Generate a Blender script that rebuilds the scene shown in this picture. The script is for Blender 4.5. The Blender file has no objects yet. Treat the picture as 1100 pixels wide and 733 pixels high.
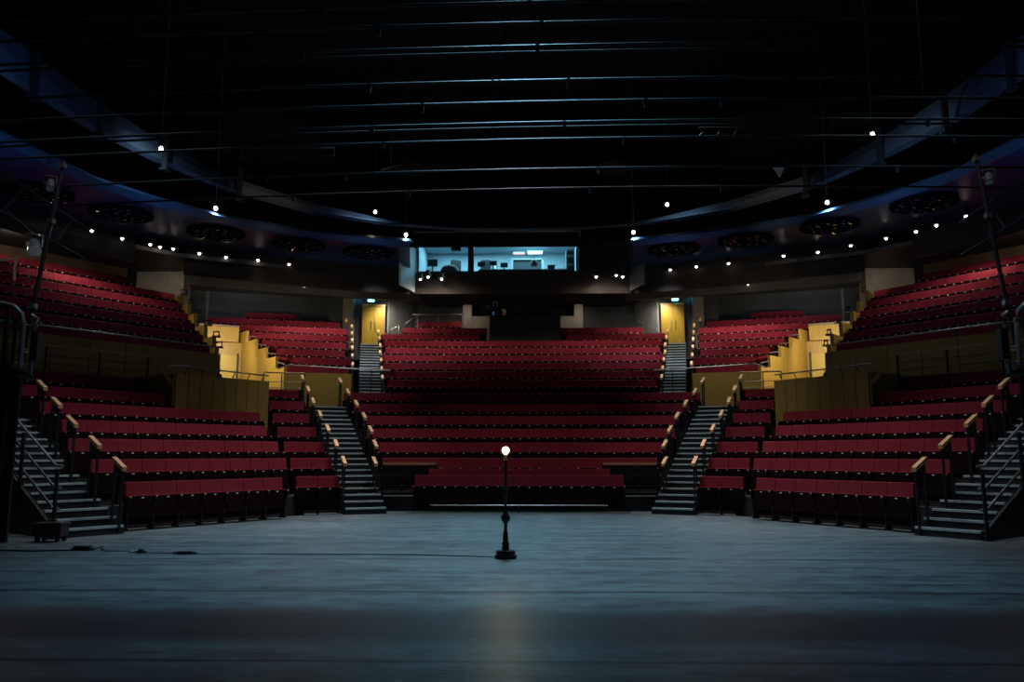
import bpy, math, random
from mathutils import Vector, Matrix
random.seed(7)
S = bpy.context.scene
COL = S.collection

# ------------------------------------------------------------------ materials
def mat(name, col, rough=0.6, metal=0.0, noise=0.0, nscale=8.0, spec=0.5, emit=None, estr=0.0, sheen=0.0, bump=0.0, bscale=60.0):
    m = bpy.data.materials.new(name); m.use_nodes = True
    nt = m.node_tree; b = nt.nodes['Principled BSDF']
    b.inputs['Base Color'].default_value = (*col, 1)
    b.inputs['Roughness'].default_value = rough
    b.inputs['Metallic'].default_value = metal
    b.inputs['Specular IOR Level'].default_value = spec
    if sheen:
        b.inputs['Sheen Weight'].default_value = sheen
        b.inputs['Sheen Tint'].default_value = (*[min(1, c * 3 + .1) for c in col], 1)
    tc = nt.nodes.new('ShaderNodeTexCoord')
    if noise:
        n = nt.nodes.new('ShaderNodeTexNoise'); n.inputs['Scale'].default_value = nscale; n.inputs['Detail'].default_value = 4
        nt.links.new(tc.outputs['Object'], n.inputs['Vector'])
        r = nt.nodes.new('ShaderNodeValToRGB')
        r.color_ramp.elements[0].position = .3; r.color_ramp.elements[1].position = .7
        r.color_ramp.elements[0].color = (*[c * (1 - noise) for c in col], 1)
        r.color_ramp.elements[1].color = (*[min(1, c * (1 + noise)) for c in col], 1)
        nt.links.new(n.outputs['Fac'], r.inputs['Fac']); nt.links.new(r.outputs['Color'], b.inputs['Base Color'])
    if bump:
        n2 = nt.nodes.new('ShaderNodeTexNoise'); n2.inputs['Scale'].default_value = bscale
        nt.links.new(tc.outputs['Object'], n2.inputs['Vector'])
        bp = nt.nodes.new('ShaderNodeBump'); bp.inputs['Strength'].default_value = bump; bp.inputs['Distance'].default_value = .01
        nt.links.new(n2.outputs['Fac'], bp.inputs['Height']); nt.links.new(bp.outputs['Normal'], b.inputs['Normal'])
    if emit:
        b.inputs['Emission Color'].default_value = (*emit, 1); b.inputs['Emission Strength'].default_value = estr
    return m

M = {}
M['velvet'] = mat('red_velvet', (.175, .014, .026), .85, noise=.15, nscale=5, sheen=.05, bump=.15, spec=.12)
M['shell'] = mat('seat_shell', (.007, .0013, .0022), .85, spec=.06)
M['frame'] = mat('seat_frame', (.035, .009, .012), .6, spec=.2)
M['tip'] = mat('armrest_tip', (.75, .50, .48), .3)
M['plate'] = mat('number_plate', (.8, .76, .72), .3)
M['carpet'] = mat('dark_carpet', (.012, .011, .013), .95, noise=.3, nscale=30)
M['tread'] = mat('stair_tread', (.014, .017, .019), .85, noise=.3, nscale=20)
M['nosing'] = mat('stair_nosing', (.42, .52, .55), .5, noise=.2, nscale=12)
M['timber'] = mat('oak_timber', (.62, .34, .16), .45, noise=.2, nscale=14)
M['dmetal'] = mat('black_metal', (.011, .011, .013), .4, spec=.4)
M['steel'] = mat('brushed_steel', (.42, .38, .36), .35, .8)
M['greysteel'] = mat('grey_painted_rail', (.20, .24, .25), .4, .3)
M['pipe'] = mat('rigging_pipe', (.014, .026, .033), .55, .0, spec=.22)
M['black'] = mat('matt_black', (.006, .006, .007), .8)
M['drape'] = mat('black_drape', (.006, .005, .007), .9, noise=.3, nscale=3)
M['concrete'] = mat('concrete', (.22, .20, .165), .85, noise=.18, nscale=2.5, bump=.3, bscale=9)
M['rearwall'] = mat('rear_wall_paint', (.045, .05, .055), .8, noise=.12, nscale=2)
M['palewall'] = mat('pale_wall_paint', (.30, .33, .33), .8)
M['bulk'] = mat('bulkhead_paint', (.028, .023, .020), .85, spec=.2, noise=.1, nscale=1.5)
M['soffit'] = mat('soffit_paint', (.055, .055, .055), .7)
M['blue'] = mat('blue_ceiling_paint', (.014, .038, .125), .38, spec=.3, noise=.1, nscale=1.2)
M['bluelip'] = mat('blue_lip_paint', (.05, .10, .20), .35)
M['ring'] = mat('ring_paint', (.085, .095, .13), .4, noise=.1, nscale=1)
M['void'] = mat('void_black', (.003, .003, .004), .9)
M['brownwall'] = mat('brown_plaster', (.17, .115, .065), .85, noise=.25, nscale=2.2)
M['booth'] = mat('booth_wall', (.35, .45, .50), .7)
M['boothdark'] = mat('booth_equipment', (.03, .045, .055), .6)
M['screen'] = mat('glowing_white', (.1, .1, .1), .4, emit=(.75, .95, 1), estr=1.3)  # white glow for the display strip, also put on paper notices
M['boothlamp'] = mat('booth_strip_lamp', (.8, .8, .8), .4, emit=(.7, .95, 1), estr=7)
M['redscreen'] = mat('red_lit_panel', (.5, .1, .1), .4, emit=(.9, .25, .2), estr=.9)
M['exit'] = mat('exit_sign_glow', (.2, .8, .7), .4, emit=(.25, .95, 1), estr=5)
M['exitbody'] = mat('exit_sign_body', (.05, .05, .05), .5)
M['bulb'] = mat('lit_bulb', (1, .9, .8), .4, emit=(1, .90, .78), estr=14)
M['ghostbulb'] = mat('ghost_bulb', (1, .9, .5), .4, emit=(1, .86, .40), estr=3.2)
M['globe'] = mat('lamp_glass', (.9, .85, .7), .2)
M['iron'] = mat('cast_iron', (.006, .0055, .0055), .4, spec=.4)
M['brass'] = mat('lamp_socket', (.5, .38, .16), .3, .8)
M['vent'] = mat('vent_dark', (.006, .007, .009), 1.0, spec=0)
M['ventfin'] = mat('vent_fin', (.7, .74, .8), .18, .9)
M['case'] = mat('flight_case_black', (.02, .02, .024), .4)
M['speaker'] = mat('speaker_black', (.012, .012, .014), .7)

def glass_mat():
    m = bpy.data.materials.new('booth_glass'); m.use_nodes = True
    nt = m.node_tree; nt.nodes.clear()
    o = nt.nodes.new('ShaderNodeOutputMaterial'); t = nt.nodes.new('ShaderNodeBsdfTransparent'); g = nt.nodes.new('ShaderNodeBsdfGlossy')
    t.inputs['Color'].default_value = (.80, .93, .96, 1); g.inputs['Roughness'].default_value = .02
    x = nt.nodes.new('ShaderNodeMixShader'); x.inputs[0].default_value = .06
    nt.links.new(t.outputs[0], x.inputs[1]); nt.links.new(g.outputs[0], x.inputs[2]); nt.links.new(x.outputs[0], o.inputs[0])
    return m
M['glass'] = glass_mat()

def panel_mat():
    # mustard veneer boards with fine vertical grain
    m = mat('mustard_panels', (.42, .26, .05), .45)
    nt = m.node_tree; b = nt.nodes['Principled BSDF']
    tc = nt.nodes.new('ShaderNodeTexCoord'); mp = nt.nodes.new('ShaderNodeMapping'); mp.inputs['Scale'].default_value = (9, 9, .6)
    n = nt.nodes.new('ShaderNodeTexNoise'); n.inputs['Scale'].default_value = 3; n.inputs['Detail'].default_value = 5
    r = nt.nodes.new('ShaderNodeValToRGB')
    r.color_ramp.elements[0].position = .3; r.color_ramp.elements[0].color = (.33, .205, .036, 1)
    r.color_ramp.elements[1].position = .75; r.color_ramp.elements[1].color = (.45, .29, .06, 1)
    nt.links.new(tc.outputs['Object'], mp.inputs['Vector']); nt.links.new(mp.outputs[0], n.inputs['Vector'])
    nt.links.new(n.outputs['Fac'], r.inputs['Fac']); nt.links.new(r.outputs['Color'], b.inputs['Base Color'])
    return m
M['yellow'] = panel_mat()
M['yellowdoor'] = mat('yellow_door', (.48, .33, .04), .4, noise=.12, nscale=3)

def stage_mat():
    m = mat('stage_floor', (.1, .12, .13), .5, spec=.28)
    nt = m.node_tree; L = nt.links; b = nt.nodes['Principled BSDF']
    tc = nt.nodes.new('ShaderNodeTexCoord')
    def noise(scale, sx, sy, det=6):
        mp = nt.nodes.new('ShaderNodeMapping'); mp.inputs['Scale'].default_value = (sx, sy, 1)
        n = nt.nodes.new('ShaderNodeTexNoise'); n.inputs['Scale'].default_value = scale; n.inputs['Detail'].default_value = det; n.inputs['Roughness'].default_value = .65
        L.new(tc.outputs['Object'], mp.inputs['Vector']); L.new(mp.outputs[0], n.inputs['Vector']); return n
    a = noise(1.0, .35, 5.0); c = noise(2.2, 1, 1.6); d = noise(11, .35, 2.2)
    r1 = nt.nodes.new('ShaderNodeValToRGB'); r1.color_ramp.elements[0].position = .38; r1.color_ramp.elements[0].color = (.030, .043, .050, 1)
    r1.color_ramp.elements[1].position = .64; r1.color_ramp.elements[1].color = (.165, .200, .212, 1)
    mx = nt.nodes.new('ShaderNodeMix'); mx.data_type = 'FLOAT'; mx.inputs[0].default_value = .5
    L.new(a.outputs['Fac'], mx.inputs[2]); L.new(c.outputs['Fac'], mx.inputs[3]); L.new(mx.outputs[0], r1.inputs['Fac'])
    # scuffs
    r2 = nt.nodes.new('ShaderNodeValToRGB'); r2.color_ramp.elements[0].position = .56; r2.color_ramp.elements[1].position = .72
    L.new(d.outputs['Fac'], r2.inputs['Fac'])
    m2 = nt.nodes.new('ShaderNodeMix'); m2.data_type = 'RGBA'; m2.inputs[7].default_value = (.34, .36, .36, 1)
    k = nt.nodes.new('ShaderNodeMath'); k.operation = 'MULTIPLY'; k.inputs[1].default_value = .6
    L.new(r2.outputs['Color'], k.inputs[0]); L.new(k.outputs[0], m2.inputs[0]); L.new(r1.outputs['Color'], m2.inputs[6])
    # joints between the floor sheets and one wide darker band, across the stage
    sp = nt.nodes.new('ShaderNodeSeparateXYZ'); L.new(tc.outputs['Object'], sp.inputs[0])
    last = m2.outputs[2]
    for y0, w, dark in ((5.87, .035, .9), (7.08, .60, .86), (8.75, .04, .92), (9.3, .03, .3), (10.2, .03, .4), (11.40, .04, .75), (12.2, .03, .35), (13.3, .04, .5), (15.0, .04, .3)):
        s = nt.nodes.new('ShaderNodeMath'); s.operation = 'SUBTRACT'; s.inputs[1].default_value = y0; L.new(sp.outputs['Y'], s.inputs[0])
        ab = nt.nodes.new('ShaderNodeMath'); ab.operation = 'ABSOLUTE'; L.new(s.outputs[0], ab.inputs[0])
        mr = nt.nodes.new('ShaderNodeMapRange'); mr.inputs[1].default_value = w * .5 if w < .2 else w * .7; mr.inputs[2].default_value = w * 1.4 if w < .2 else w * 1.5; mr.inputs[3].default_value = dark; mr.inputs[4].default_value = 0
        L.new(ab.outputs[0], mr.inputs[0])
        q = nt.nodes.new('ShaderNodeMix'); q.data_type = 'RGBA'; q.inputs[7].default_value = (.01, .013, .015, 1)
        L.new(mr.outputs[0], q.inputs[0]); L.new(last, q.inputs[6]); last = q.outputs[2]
    L.new(last, b.inputs['Base Color'])
    rr = nt.nodes.new('ShaderNodeMapRange'); rr.inputs[3].default_value = .30; rr.inputs[4].default_value = .52
    L.new(a.outputs['Fac'], rr.inputs[0]); L.new(rr.outputs[0], b.inputs['Roughness'])
    bp = nt.nodes.new('ShaderNodeBump'); bp.inputs['Strength'].default_value = .25; bp.inputs['Distance'].default_value = .01
    L.new(d.outputs['Fac'], bp.inputs['Height']); L.new(bp.outputs['Normal'], b.inputs['Normal'])
    return m
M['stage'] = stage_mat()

# ------------------------------------------------------------------ mesh builder
class MB:
    def __init__(s): s.v = []; s.f = []; s.m = []; s.sm = []
    def add(s, vs, fs, mi=0, smooth=False):
        o = len(s.v); s.v += [tuple(v) for v in vs]
        for f in fs: s.f.append(tuple(i + o for i in f)); s.m.append(mi); s.sm.append(smooth)
    def hexa(s, b, t, mi=0):        # bottom 4, top 4 (ccw)
        s.add(list(b) + list(t), [(3, 2, 1, 0), (4, 5, 6, 7), (0, 1, 5, 4), (1, 2, 6, 5), (2, 3, 7, 6), (3, 0, 4, 7)], mi)
    def box(s, c, d, mi=0, rz=0.0, mtx=None):
        x, y, z = [k / 2 for k in d]; ca, sa = math.cos(rz), math.sin(rz)
        P = []
        for zz in (-z, z):
            for xx, yy in ((-x, -y), (x, -y), (x, y), (-x, y)):
                P.append((c[0] + xx * ca - yy * sa, c[1] + xx * sa + yy * ca, c[2] + zz))
        if mtx: P = [tuple(mtx @ Vector(p)) for p in P]
        s.hexa(P[:4], P[4:], mi)
    def rbox(s, c, d, r, mi=0, n=3):     # box with rounded front-view (x/z) corners and soft bevel
        x, y, z = [k / 2 for k in d]; ring = []
        for cx, cz, a0 in ((x - r, z - r, 0), (-x + r, z - r, 90), (-x + r, -z + r, 180), (x - r, -z + r, 270)):
            for k in range(n + 1):
                a = math.radians(a0 + 90 * k / n); ring.append((cx + r * math.cos(a), cz + r * math.sin(a)))
        N = len(ring); e = min(r, y) * .5; L = []
        for yy, sc in ((-y, e), (-y + e, 0), (y - e, 0), (y, e)):
            L += [(c[0] + px * (1 - sc / x), c[1] + yy, c[2] + pz * (1 - sc / z)) for px, pz in ring]
        F = [tuple(range(N - 1, -1, -1))[::-1], tuple(range(3 * N, 4 * N))[::-1]]
        for k in range(3):
            for i in range(N):
                j = (i + 1) % N; F.append((k * N + i, (k + 1) * N + i, (k + 1) * N + j, k * N + j))
        s.add(L, F, mi)
    def tube(s, pts, r, n=8, mi=0, caps=True):
        pts = [Vector(p) for p in pts]; L = []; F = []
        for i, p in enumerate(pts):
            a = pts[max(i - 1, 0)]; b = pts[min(i + 1, len(pts) - 1)]; t = (b - a).normalized()
            u = t.cross(Vector((0, 0, 1))) if abs(t.z) < .95 else t.cross(Vector((1, 0, 0)))
            u.normalize(); w = t.cross(u)
            L += [tuple(p + u * (r * math.cos(2 * math.pi * k / n)) + w * (r * math.sin(2 * math.pi * k / n))) for k in range(n)]
        for i in range(len(pts) - 1):
            for k in range(n):
                j = (k + 1) % n; F.append((i * n + k, i * n + j, (i + 1) * n + j, (i + 1) * n + k))
        s.add(L, F, mi, True)
        if caps: s.add([L[k] for k in range(n)], [tuple(range(n))], mi); s.add([L[-n + k] for k in range(n)], [tuple(range(n - 1, -1, -1))], mi)
    def lathe(s, prof, n=20, c=(0, 0, 0), mi=0):
        L = []; F = []
        for r, z in prof:
            L += [(c[0] + r * math.cos(2 * math.pi * k / n), c[1] + r * math.sin(2 * math.pi * k / n), c[2] + z) for k in range(n)]
        for i in range(len(prof) - 1):
            for k in range(n):
                j = (k + 1) % n; F.append((i * n + k, i * n + j, (i + 1) * n + j, (i + 1) * n + k))
        s.add(L, F, mi, True)
        s.add(L[:n], [tuple(range(n - 1, -1, -1))], mi); s.add(L[-n:], [tuple(range(n))], mi)
    def prism(s, poly, z0, z1, mi=0):
        n = len(poly)
        if sum(poly[i][0] * poly[(i + 1) % n][1] - poly[(i + 1) % n][0] * poly[i][1] for i in range(n)) < 0: poly = poly[::-1]
        s.add([(x, y, z0) for x, y in poly] + [(x, y, z1) for x, y in poly],
              [tuple(range(n - 1, -1, -1)), tuple(range(n, 2 * n))] + [(i, (i + 1) % n, n + (i + 1) % n, n + i) for i in range(n)], mi)
    def wall(s, a, b, z0, z1, t=.12, mi=0):   # vertical slab a->b, thickness t centred
        a = Vector(a[:2]); b = Vector(b[:2]); d = (b - a).normalized(); w = Vector((-d.y, d.x)) * (t / 2)
        s.prism([tuple(a - w), tuple(b - w), tuple(b + w), tuple(a + w)], z0, z1, mi)
    def slopebar(s, a, b, w, h, mi=0):        # straight bar with rectangular section, sides vertical
        a = Vector(a); b = Vector(b); d = Vector((b.x - a.x, b.y - a.y, 0)); d.normalize(); u = Vector((-d.y, d.x, 0)) * (w / 2); k = Vector((0, 0, h / 2))
        s.hexa([a - u - k, b - u - k, b + u - k, a + u - k], [a - u + k, b - u + k, b + u + k, a + u + k], mi)
    def mirror(s):
        s.v = [(-x, y, z) for x, y, z in s.v]; s.f = [f[::-1] for f in s.f]; return s
    def mesh(s, name, mats):
        me = bpy.data.meshes.new(name); me.from_pydata(s.v, [], s.f)
        for q in (mats if isinstance(mats, (list, tuple)) else [mats]): me.materials.append(M[q])
        me.polygons.foreach_set('material_index', s.m); me.polygons.foreach_set('use_smooth', s.sm); me.update(); return me
    def build(s, name, mats, parent=None, loc=None, rz=0.0):
        o = bpy.data.objects.new(name, s.mesh(name, mats)); COL.objects.link(o)
        if parent: o.parent = parent
        if loc is not None: o.location = loc
        o.rotation_euler.z = rz
        return o

def tag(o, label=None, cat=None, group=None, kind=None):
    if label: o['label'] = label
    if cat: o['category'] = cat
    if group: o['group'] = group
    if kind: o['kind'] = kind
    return o
def thing(name, label, cat, loc=(0, 0, 0), rz=0.0, group=None):
    o = bpy.data.objects.new(name, None); COL.objects.link(o); o.location = loc; o.rotation_euler.z = rz; o.empty_display_size = .2
    return tag(o, label, cat, group)
def struct(name, mb, mats, label=None):
    o = mb.build(name, mats); o['kind'] = 'structure'
    if label: o['label'] = label
    return o
def copyobj(src, parent, loc=None):
    c = src.copy(); COL.objects.link(c); c.parent = parent
    if loc is not None: c.location = loc
    return c
ORD = ['first', 'second', 'third', 'fourth', 'fifth', 'sixth', 'seventh', 'eighth', 'ninth', 'tenth', 'eleventh', 'twelfth', 'thirteenth', 'fourteenth',
       'fifteenth', 'sixteenth', 'seventeenth', 'eighteenth', 'nineteenth', 'twentieth', 'twenty-first', 'twenty-second', 'twenty-third', 'twenty-fourth', 'twenty-fifth', 'twenty-sixth', 'twenty-seventh']
SIDE = {1: 'left', -1: 'right'}      # m = 1 left half of the house, m = -1 right half

# ------------------------------------------------------------------ camera
cam = bpy.data.cameras.new('camera'); camo = bpy.data.objects.new('camera', cam); COL.objects.link(camo)
F_PX = 856.0
cam.sensor_width = 36; cam.lens = 36 * F_PX / 1100; cam.clip_end = 200
camo.location = (.25, 0, 1.45)
TH = math.atan(121.5 / F_PX); PSI = math.atan(18 / F_PX * math.cos(TH))
camo.rotation_euler = (math.pi / 2 + TH, 0, PSI)
S.camera = camo
CP = Vector((.25, 0, 1.45))
def to_frame(p):
    Fw = Vector((-math.sin(PSI) * math.cos(TH), math.cos(PSI) * math.cos(TH), math.sin(TH))); R = Vector((math.cos(PSI), math.sin(PSI), 0)); U = R.cross(Fw)
    d = Vector(p) - CP; k = d.dot(Fw)
    return (550 + F_PX * d.dot(R) / k, 366.5 - F_PX * d.dot(U) / k, k)

# ------------------------------------------------------------------ seat rows (back line A->B seen from the stage left->right, height of the row's floor)
# each entry: (block key, row words, A, B, floor height, curve)
NX, NY = -.829, .559
rowsL = []     # left half, mirrored for the right half
LO = [((-7.52, 15.2), (-5.31, 18.49), .02), ((-8.29, 15.72), (-5.73, 19.52), .45), ((-9.07, 16.23), (-6.25, 20.42), .87), ((-9.78, 16.84), (-6.71, 21.39), 1.29),
      ((-10.5, 17.45), (-7.30, 22.19), 1.71), ((-11.31, 17.9), (-9.33, 20.83), 2.13), ((-12.14, 18.34), (-10.06, 21.42), 2.55)]
for j, (a, b, z) in enumerate(LO): rowsL.append(('outer', j, a, b, z))
LI = [((-5.33, 19.34), (-4.43, 19.8), .02), ((-5.74, 20.2), (-4.84, 20.66), .45), ((-6.18, 21.05), (-5.28, 21.5), .87), ((-6.63, 21.88), (-5.72, 22.34), 1.29),
      ((-7.05, 22.74), (-6.16, 23.19), 1.71), ((-7.41, 23.62), (-6.56, 24.05), 2.13), ((-7.78, 24.5), (-6.98, 24.9), 2.55)]
for j, (a, b, z) in enumerate(LI): rowsL.append(('inner', j, a, b, z))
UM = [((-8.15, 27.38), (-6.15, 28.03), 3.60), ((-8.67, 28.18), (-6.37, 28.93), 4.02), ((-9.33, 28.95), (-6.59, 29.84), 4.43), ((-9.94, 29.72), (-6.8, 30.75), 4.85),
      ((-10.62, 30.48), (-7.02, 31.66), 5.27), ((-12.3, 30.91), (-7.24, 32.56), 5.69), ((-12.9, 31.70), (-7.67, 33.4), 6.10), ((-11.74, 33.05), (-9.78, 33.69), 6.52)]
for j, (a, b, z) in enumerate(UM): rowsL.append(('uppermid', j, a, b, z))
UL = [((-13.95, 18.39), (-9.71, 24.68), 3.90), ((-14.47, 19.05), (-10.2, 25.39), 4.37), ((-15.01, 19.76), (-10.8, 26.01), 4.86), ((-15.59, 20.51), (-11.38, 26.76), 5.34),
      ((-16.17, 21.26), (-11.95, 27.52), 5.82), ((-16.75, 22.01), (-12.57, 28.21), 6.32), ((-17.46, 22.93), (-14.1, 27.93), 6.87)]
for j, (a, b, z) in enumerate(UL): rowsL.append(('upperouter', j, a, b, z))
CEN = [('centre', 1, 3.75, 21.9, .45), ('centre', 2, 4.06, 22.82, .87), ('centre', 3, 4.43, 23.74, 1.29), ('centre', 4, 4.86, 24.66, 1.71), ('centre', 5, 5.32, 25.58, 2.13), ('centre', 6, 5.77, 26.5, 2.55)]
UCEN = [(4.82, 28.4), (5.02, 29.33), (5.23, 30.26), (5.45, 31.19), (5.62, 32.12), (5.84, 33.05), (6.06, 33.98), (5.2, 34.91)]

W = .53
seats = []   # dict(block,row,pos,total,m,x,y,z,rz,last)
def lay(block, row, m, A, B, z, curve=0.0, skip=None):
    A = Vector(A); B = Vector(B)
    if m < 0: A, B = Vector((-B.x, B.y)), Vector((-A.x, A.y))
    d = B - A; n = max(1, round(d.length / W)); u = d.normalized(); mid = (A + B) / 2
    for i in range(n):
        s = (i + .5 - n / 2) * W; p = mid + u * s; rz = math.atan2(u.y, u.x)
        if curve:
            p.y -= curve * p.x ** 2; rz += math.atan(-2 * curve * p.x)
        if skip and skip(p): continue
        seats.append(dict(block=block, row=row, pos=i, m=m, x=p.x, y=p.y, z=z, rz=rz, last=(i == n - 1), n=n))
for b, j, a, c, z in rowsL:
    for m in (1, -1): lay(b, j, m, a, c, z)
lay('pit', 0, 0, (-2.76, 20.5), (2.76, 20.5), .02)
lay('pit', 1, 0, (-2.4, 21.18), (2.4, 21.18), .17)
for b, j, hw, y, z in CEN: lay(b, j, 0, (-hw, y), (hw, y), z, .014)
for k, (hw, y) in enumerate(UCEN):
    z = 3.17 + .417 * k
    lay('uppercentre', k, 0, (-hw, y), (hw, y), z, .006, skip=(lambda p: abs(p.x) < 1.75) if k >= 6 else None)
lay('uppercentre', 8, 0, (-4.9, 35.75), (-2.75, 35.75), 6.52)

# seat prototype meshes, local: x along row, +y towards the back
def seat_meshes():
    R = {}
    b = MB(); b.rbox((0, 0, 0), (.527, .085, .50), .022, 0); b.box((0, .048, -.02), (.49, .02, .44), 1)
    mt = Matrix.Translation((0, .02, .645)) @ Matrix.Rotation(math.radians(-9), 4, 'X')
    b.v = [tuple(mt @ Vector(v)) for v in b.v]; R['backrest'] = b
    p = MB(); p.rbox((0, 0, 0), (.497, .075, .34), .025, 0)
    mt2 = Matrix.Translation((0, -.085, .475)) @ Matrix.Rotation(math.radians(-5), 4, 'X')
    p.v = [tuple(mt2 @ Vector(v)) for v in p.v]; R['seat_pad'] = p
    u = MB(); u.rbox((0, -.052, -.055), (.49, .035, .43), .03, 0); u.box((0, -.02, -.31), (.46, .05, .14), 0)
    u.v = [tuple(mt2 @ Vector(v)) for v in u.v]; R['underside'] = u
    a = MB()     # standard with curved front and padded arm
    prof = [(-.15, .0), (.08, .0), (.08, .04), (.02, .05), (.02, .5), (.05, .60), (-.17, .61), (-.205, .585), (-.20, .53), (-.155, .44), (-.12, .30), (-.10, .05), (-.15, .04)]
    n = len(prof)
    a.add([(-.018, y, z) for y, z in prof] + [(.018, y, z) for y, z in prof], [tuple(range(n)), tuple(range(2 * n - 1, n - 1, -1))] + [(i, n + i, n + (i + 1) % n, (i + 1) % n) for i in range(n)], 0)
    a.box((0, -.075, .625), (.05, .25, .035), 1); a.box((0, -.202, .622), (.034, .012, .024), 2)
    R['armrest'] = a
    q = MB(); q.box((0, -.158, .60), (.05, .006, .022), 0); R['number_plate'] = q
    return R
SM = seat_meshes()
seat_mats = {'backrest': ['velvet', 'shell'], 'seat_pad': ['velvet'], 'underside': ['shell'], 'armrest': ['frame', 'velvet', 'tip'], 'number_plate': ['plate']}
meshes = {k: v.mesh(k, seat_mats[k]) for k, v in SM.items()}

def in_view(s):
    x, y, k = to_frame((s['x'], s['y'], s['z'] + .75)); return -12 < x < 1112
allseats = sorted([s for s in seats if in_view(s)], key=lambda s: to_frame((s['x'], s['y'], s['z'] + .6))[2])
near, far = allseats[:300], allseats[300:]
ROWN = ['front', 'second', 'third', 'fourth', 'fifth', 'sixth', 'seventh', 'eighth']
def seat_label(s):
    b, j, m = s['block'], s['row'], s['m']
    if b == 'pit':
        return f"red tip-up seat, {ORD[s['pos']]} from the left in the {['very front', 'second'][j]} row facing the lamp"
    if b == 'centre':
        return f"red tip-up seat, {ORD[s['pos']]} from the left in row {ORD[j]} behind the timber rails"
    if b == 'outer':
        p = s['pos'] if m > 0 else s['n'] - 1 - s['pos']
        return f"red tip-up seat, {ORD[p]} from the {SIDE[m]} side stairs in the outer block's {ROWN[j]} row"
    if b == 'inner':
        p = s['pos'] if m < 0 else s['n'] - 1 - s['pos']
        return f"red tip-up seat, {ORD[p]} from the stairs, {ROWN[j]} row of the {SIDE[m]} two-seat block"
    return f"red tip-up seat, {ORD[s['pos']]} from the left in row {ORD[j]} of the upper tier"
proto = {}
for s in near:
    root = thing('theatre_seat', seat_label(s), 'seat', (s['x'], s['y'], s['z']), s['rz'], 'red tip-up seats in the lower rows')
    def part(nm, parent, off=0.0):
        if nm not in proto:
            o = bpy.data.objects.new(nm, meshes[nm]); COL.objects.link(o); proto[nm] = o
        else:
            o = proto[nm].copy(); COL.objects.link(o)
        o.parent = parent; o.location = (off, 0, 0); return o
    part('backrest', root); pad = part('seat_pad', root); part('underside', pad)
    part('armrest', root, -W / 2)
    if s['last']: part('armrest', root, W / 2)
    part('number_plate', root)
# the many remaining seats further up: one object
st = MB(); mi_of = {'velvet': 0, 'shell': 1, 'frame': 2, 'tip': 3, 'plate': 4}
for s in far:
    ca, sa = math.cos(s['rz']), math.sin(s['rz'])
    for nm, mb in SM.items():
        offs = [0.0]
        if nm == 'armrest': offs = [-W / 2] + ([W / 2] if s['last'] else [])
        for off in offs:
            o = len(st.v)
            st.v += [(s['x'] + (x + off) * ca - y * sa, s['y'] + (x + off) * sa + y * ca, s['z'] + z) for x, y, z in mb.v]
            st.f += [tuple(i + o for i in f) for f in mb.f]; st.m += [mi_of[seat_mats[nm][k]] for k in mb.m]; st.sm += mb.sm
tag(st.build('theatre_seats', ['velvet', 'shell', 'frame', 'tip', 'plate']), 'hundreds of red tip-up theatre seats filling the upper rows up to the rear walls', 'seats', kind='stuff')

# ------------------------------------------------------------------ terraces (carpeted steps under the rows)
def mirP(p, m): return (p[0] if m > 0 else -p[0], p[1])
def terrace(name, rows, tread, ext=(0, 0), base=-.6, m=1, back=.62):
    mb = MB()
    for i, (a, b, z) in enumerate(rows):
        a = Vector(a); b = Vector(b); u = (b - a).normalized(); nn = Vector((-u.y, u.x))
        if nn.y < 0: nn = -nn
        a = a - u * ext[0]; b = b + u * ext[1]
        f0, f1 = -.52, back
        P = [a + nn * f0, b + nn * f0, b + nn * f1, a + nn * f1]
        mb.prism([mirP(p, m) for p in P], max(z - .75, base), z)
    return mb
for m in (1, -1):
    struct('floor_outer_terrace', terrace('t', [r for r in LO if r[2] > .1], .93, (.1, .25), 0, m), 'carpet')
    struct('floor_inner_terrace', terrace('t', [r for r in LI if r[2] > .1], .95, (.35, .12), 0, m), 'carpet')
    struct('floor_upper_middle_terrace', terrace('t', UM, .93, (.05, .2), 0, m), 'carpet')
    struct('floor_upper_outer_terrace', terrace('t', UL, .9, (.3, .05), 0, m, back=.95), 'carpet')
mb = MB()
mb.prism([(-2.6, 20.75), (2.6, 20.75), (2.6, 21.4), (-2.6, 21.4)], 0, .17)
for b, j, hw, y, z in CEN:
    n = 12
    P = [(x, y - .52 - .014 * x * x) for x in [(-hw - .1) + (2 * hw + .2) * i / n for i in range(n + 1)]] + [(x, y + .62 - .014 * x * x) for x in [(hw + .1) - (2 * hw + .2) * i / n for i in range(n + 1)]]
    mb.prism(P, max(0, z - .6), z)
struct('floor_centre_terrace', mb, 'carpet')
mb = MB()
for k, (hw, y) in enumerate(UCEN + [(5.0, 35.85)]):
    z = 3.17 + .417 * k; mb.prism([(-hw - .1, y - .55), (hw + .1, y - .55), (hw + .1, y + .6), (-hw - .1, y + .6)], z - .8, z)
struct('floor_upper_centre_terrace', mb, 'carpet')
# cross aisles
mb = MB()
mb.prism([(-6.3, 26.75), (-7.3, 25.3), (-8.6, 25.0), (-10.5, 26.5), (-8.5, 27.6), (-5.8, 28.1), (5.8, 28.1), (8.5, 27.6), (10.5, 26.5), (8.6, 25.0), (7.3, 25.3), (6.3, 26.75), (0, 27.15)], 2.4, 2.98)
struct('floor_cross_aisle', mb, 'carpet')
for m in (1, -1):
    mb = MB(); mb.prism([mirP(p, m) for p in [(-12.75, 18.1), (-9.8, 22.6), (-9.4, 23.95), (-13.6, 17.9)]], 2.4, 3.0)
    struct('floor_side_cross_aisle', mb, 'carpet')
# stage
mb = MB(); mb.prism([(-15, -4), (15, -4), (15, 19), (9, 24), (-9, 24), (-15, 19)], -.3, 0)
struct('floor', mb, 'stage')

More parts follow.
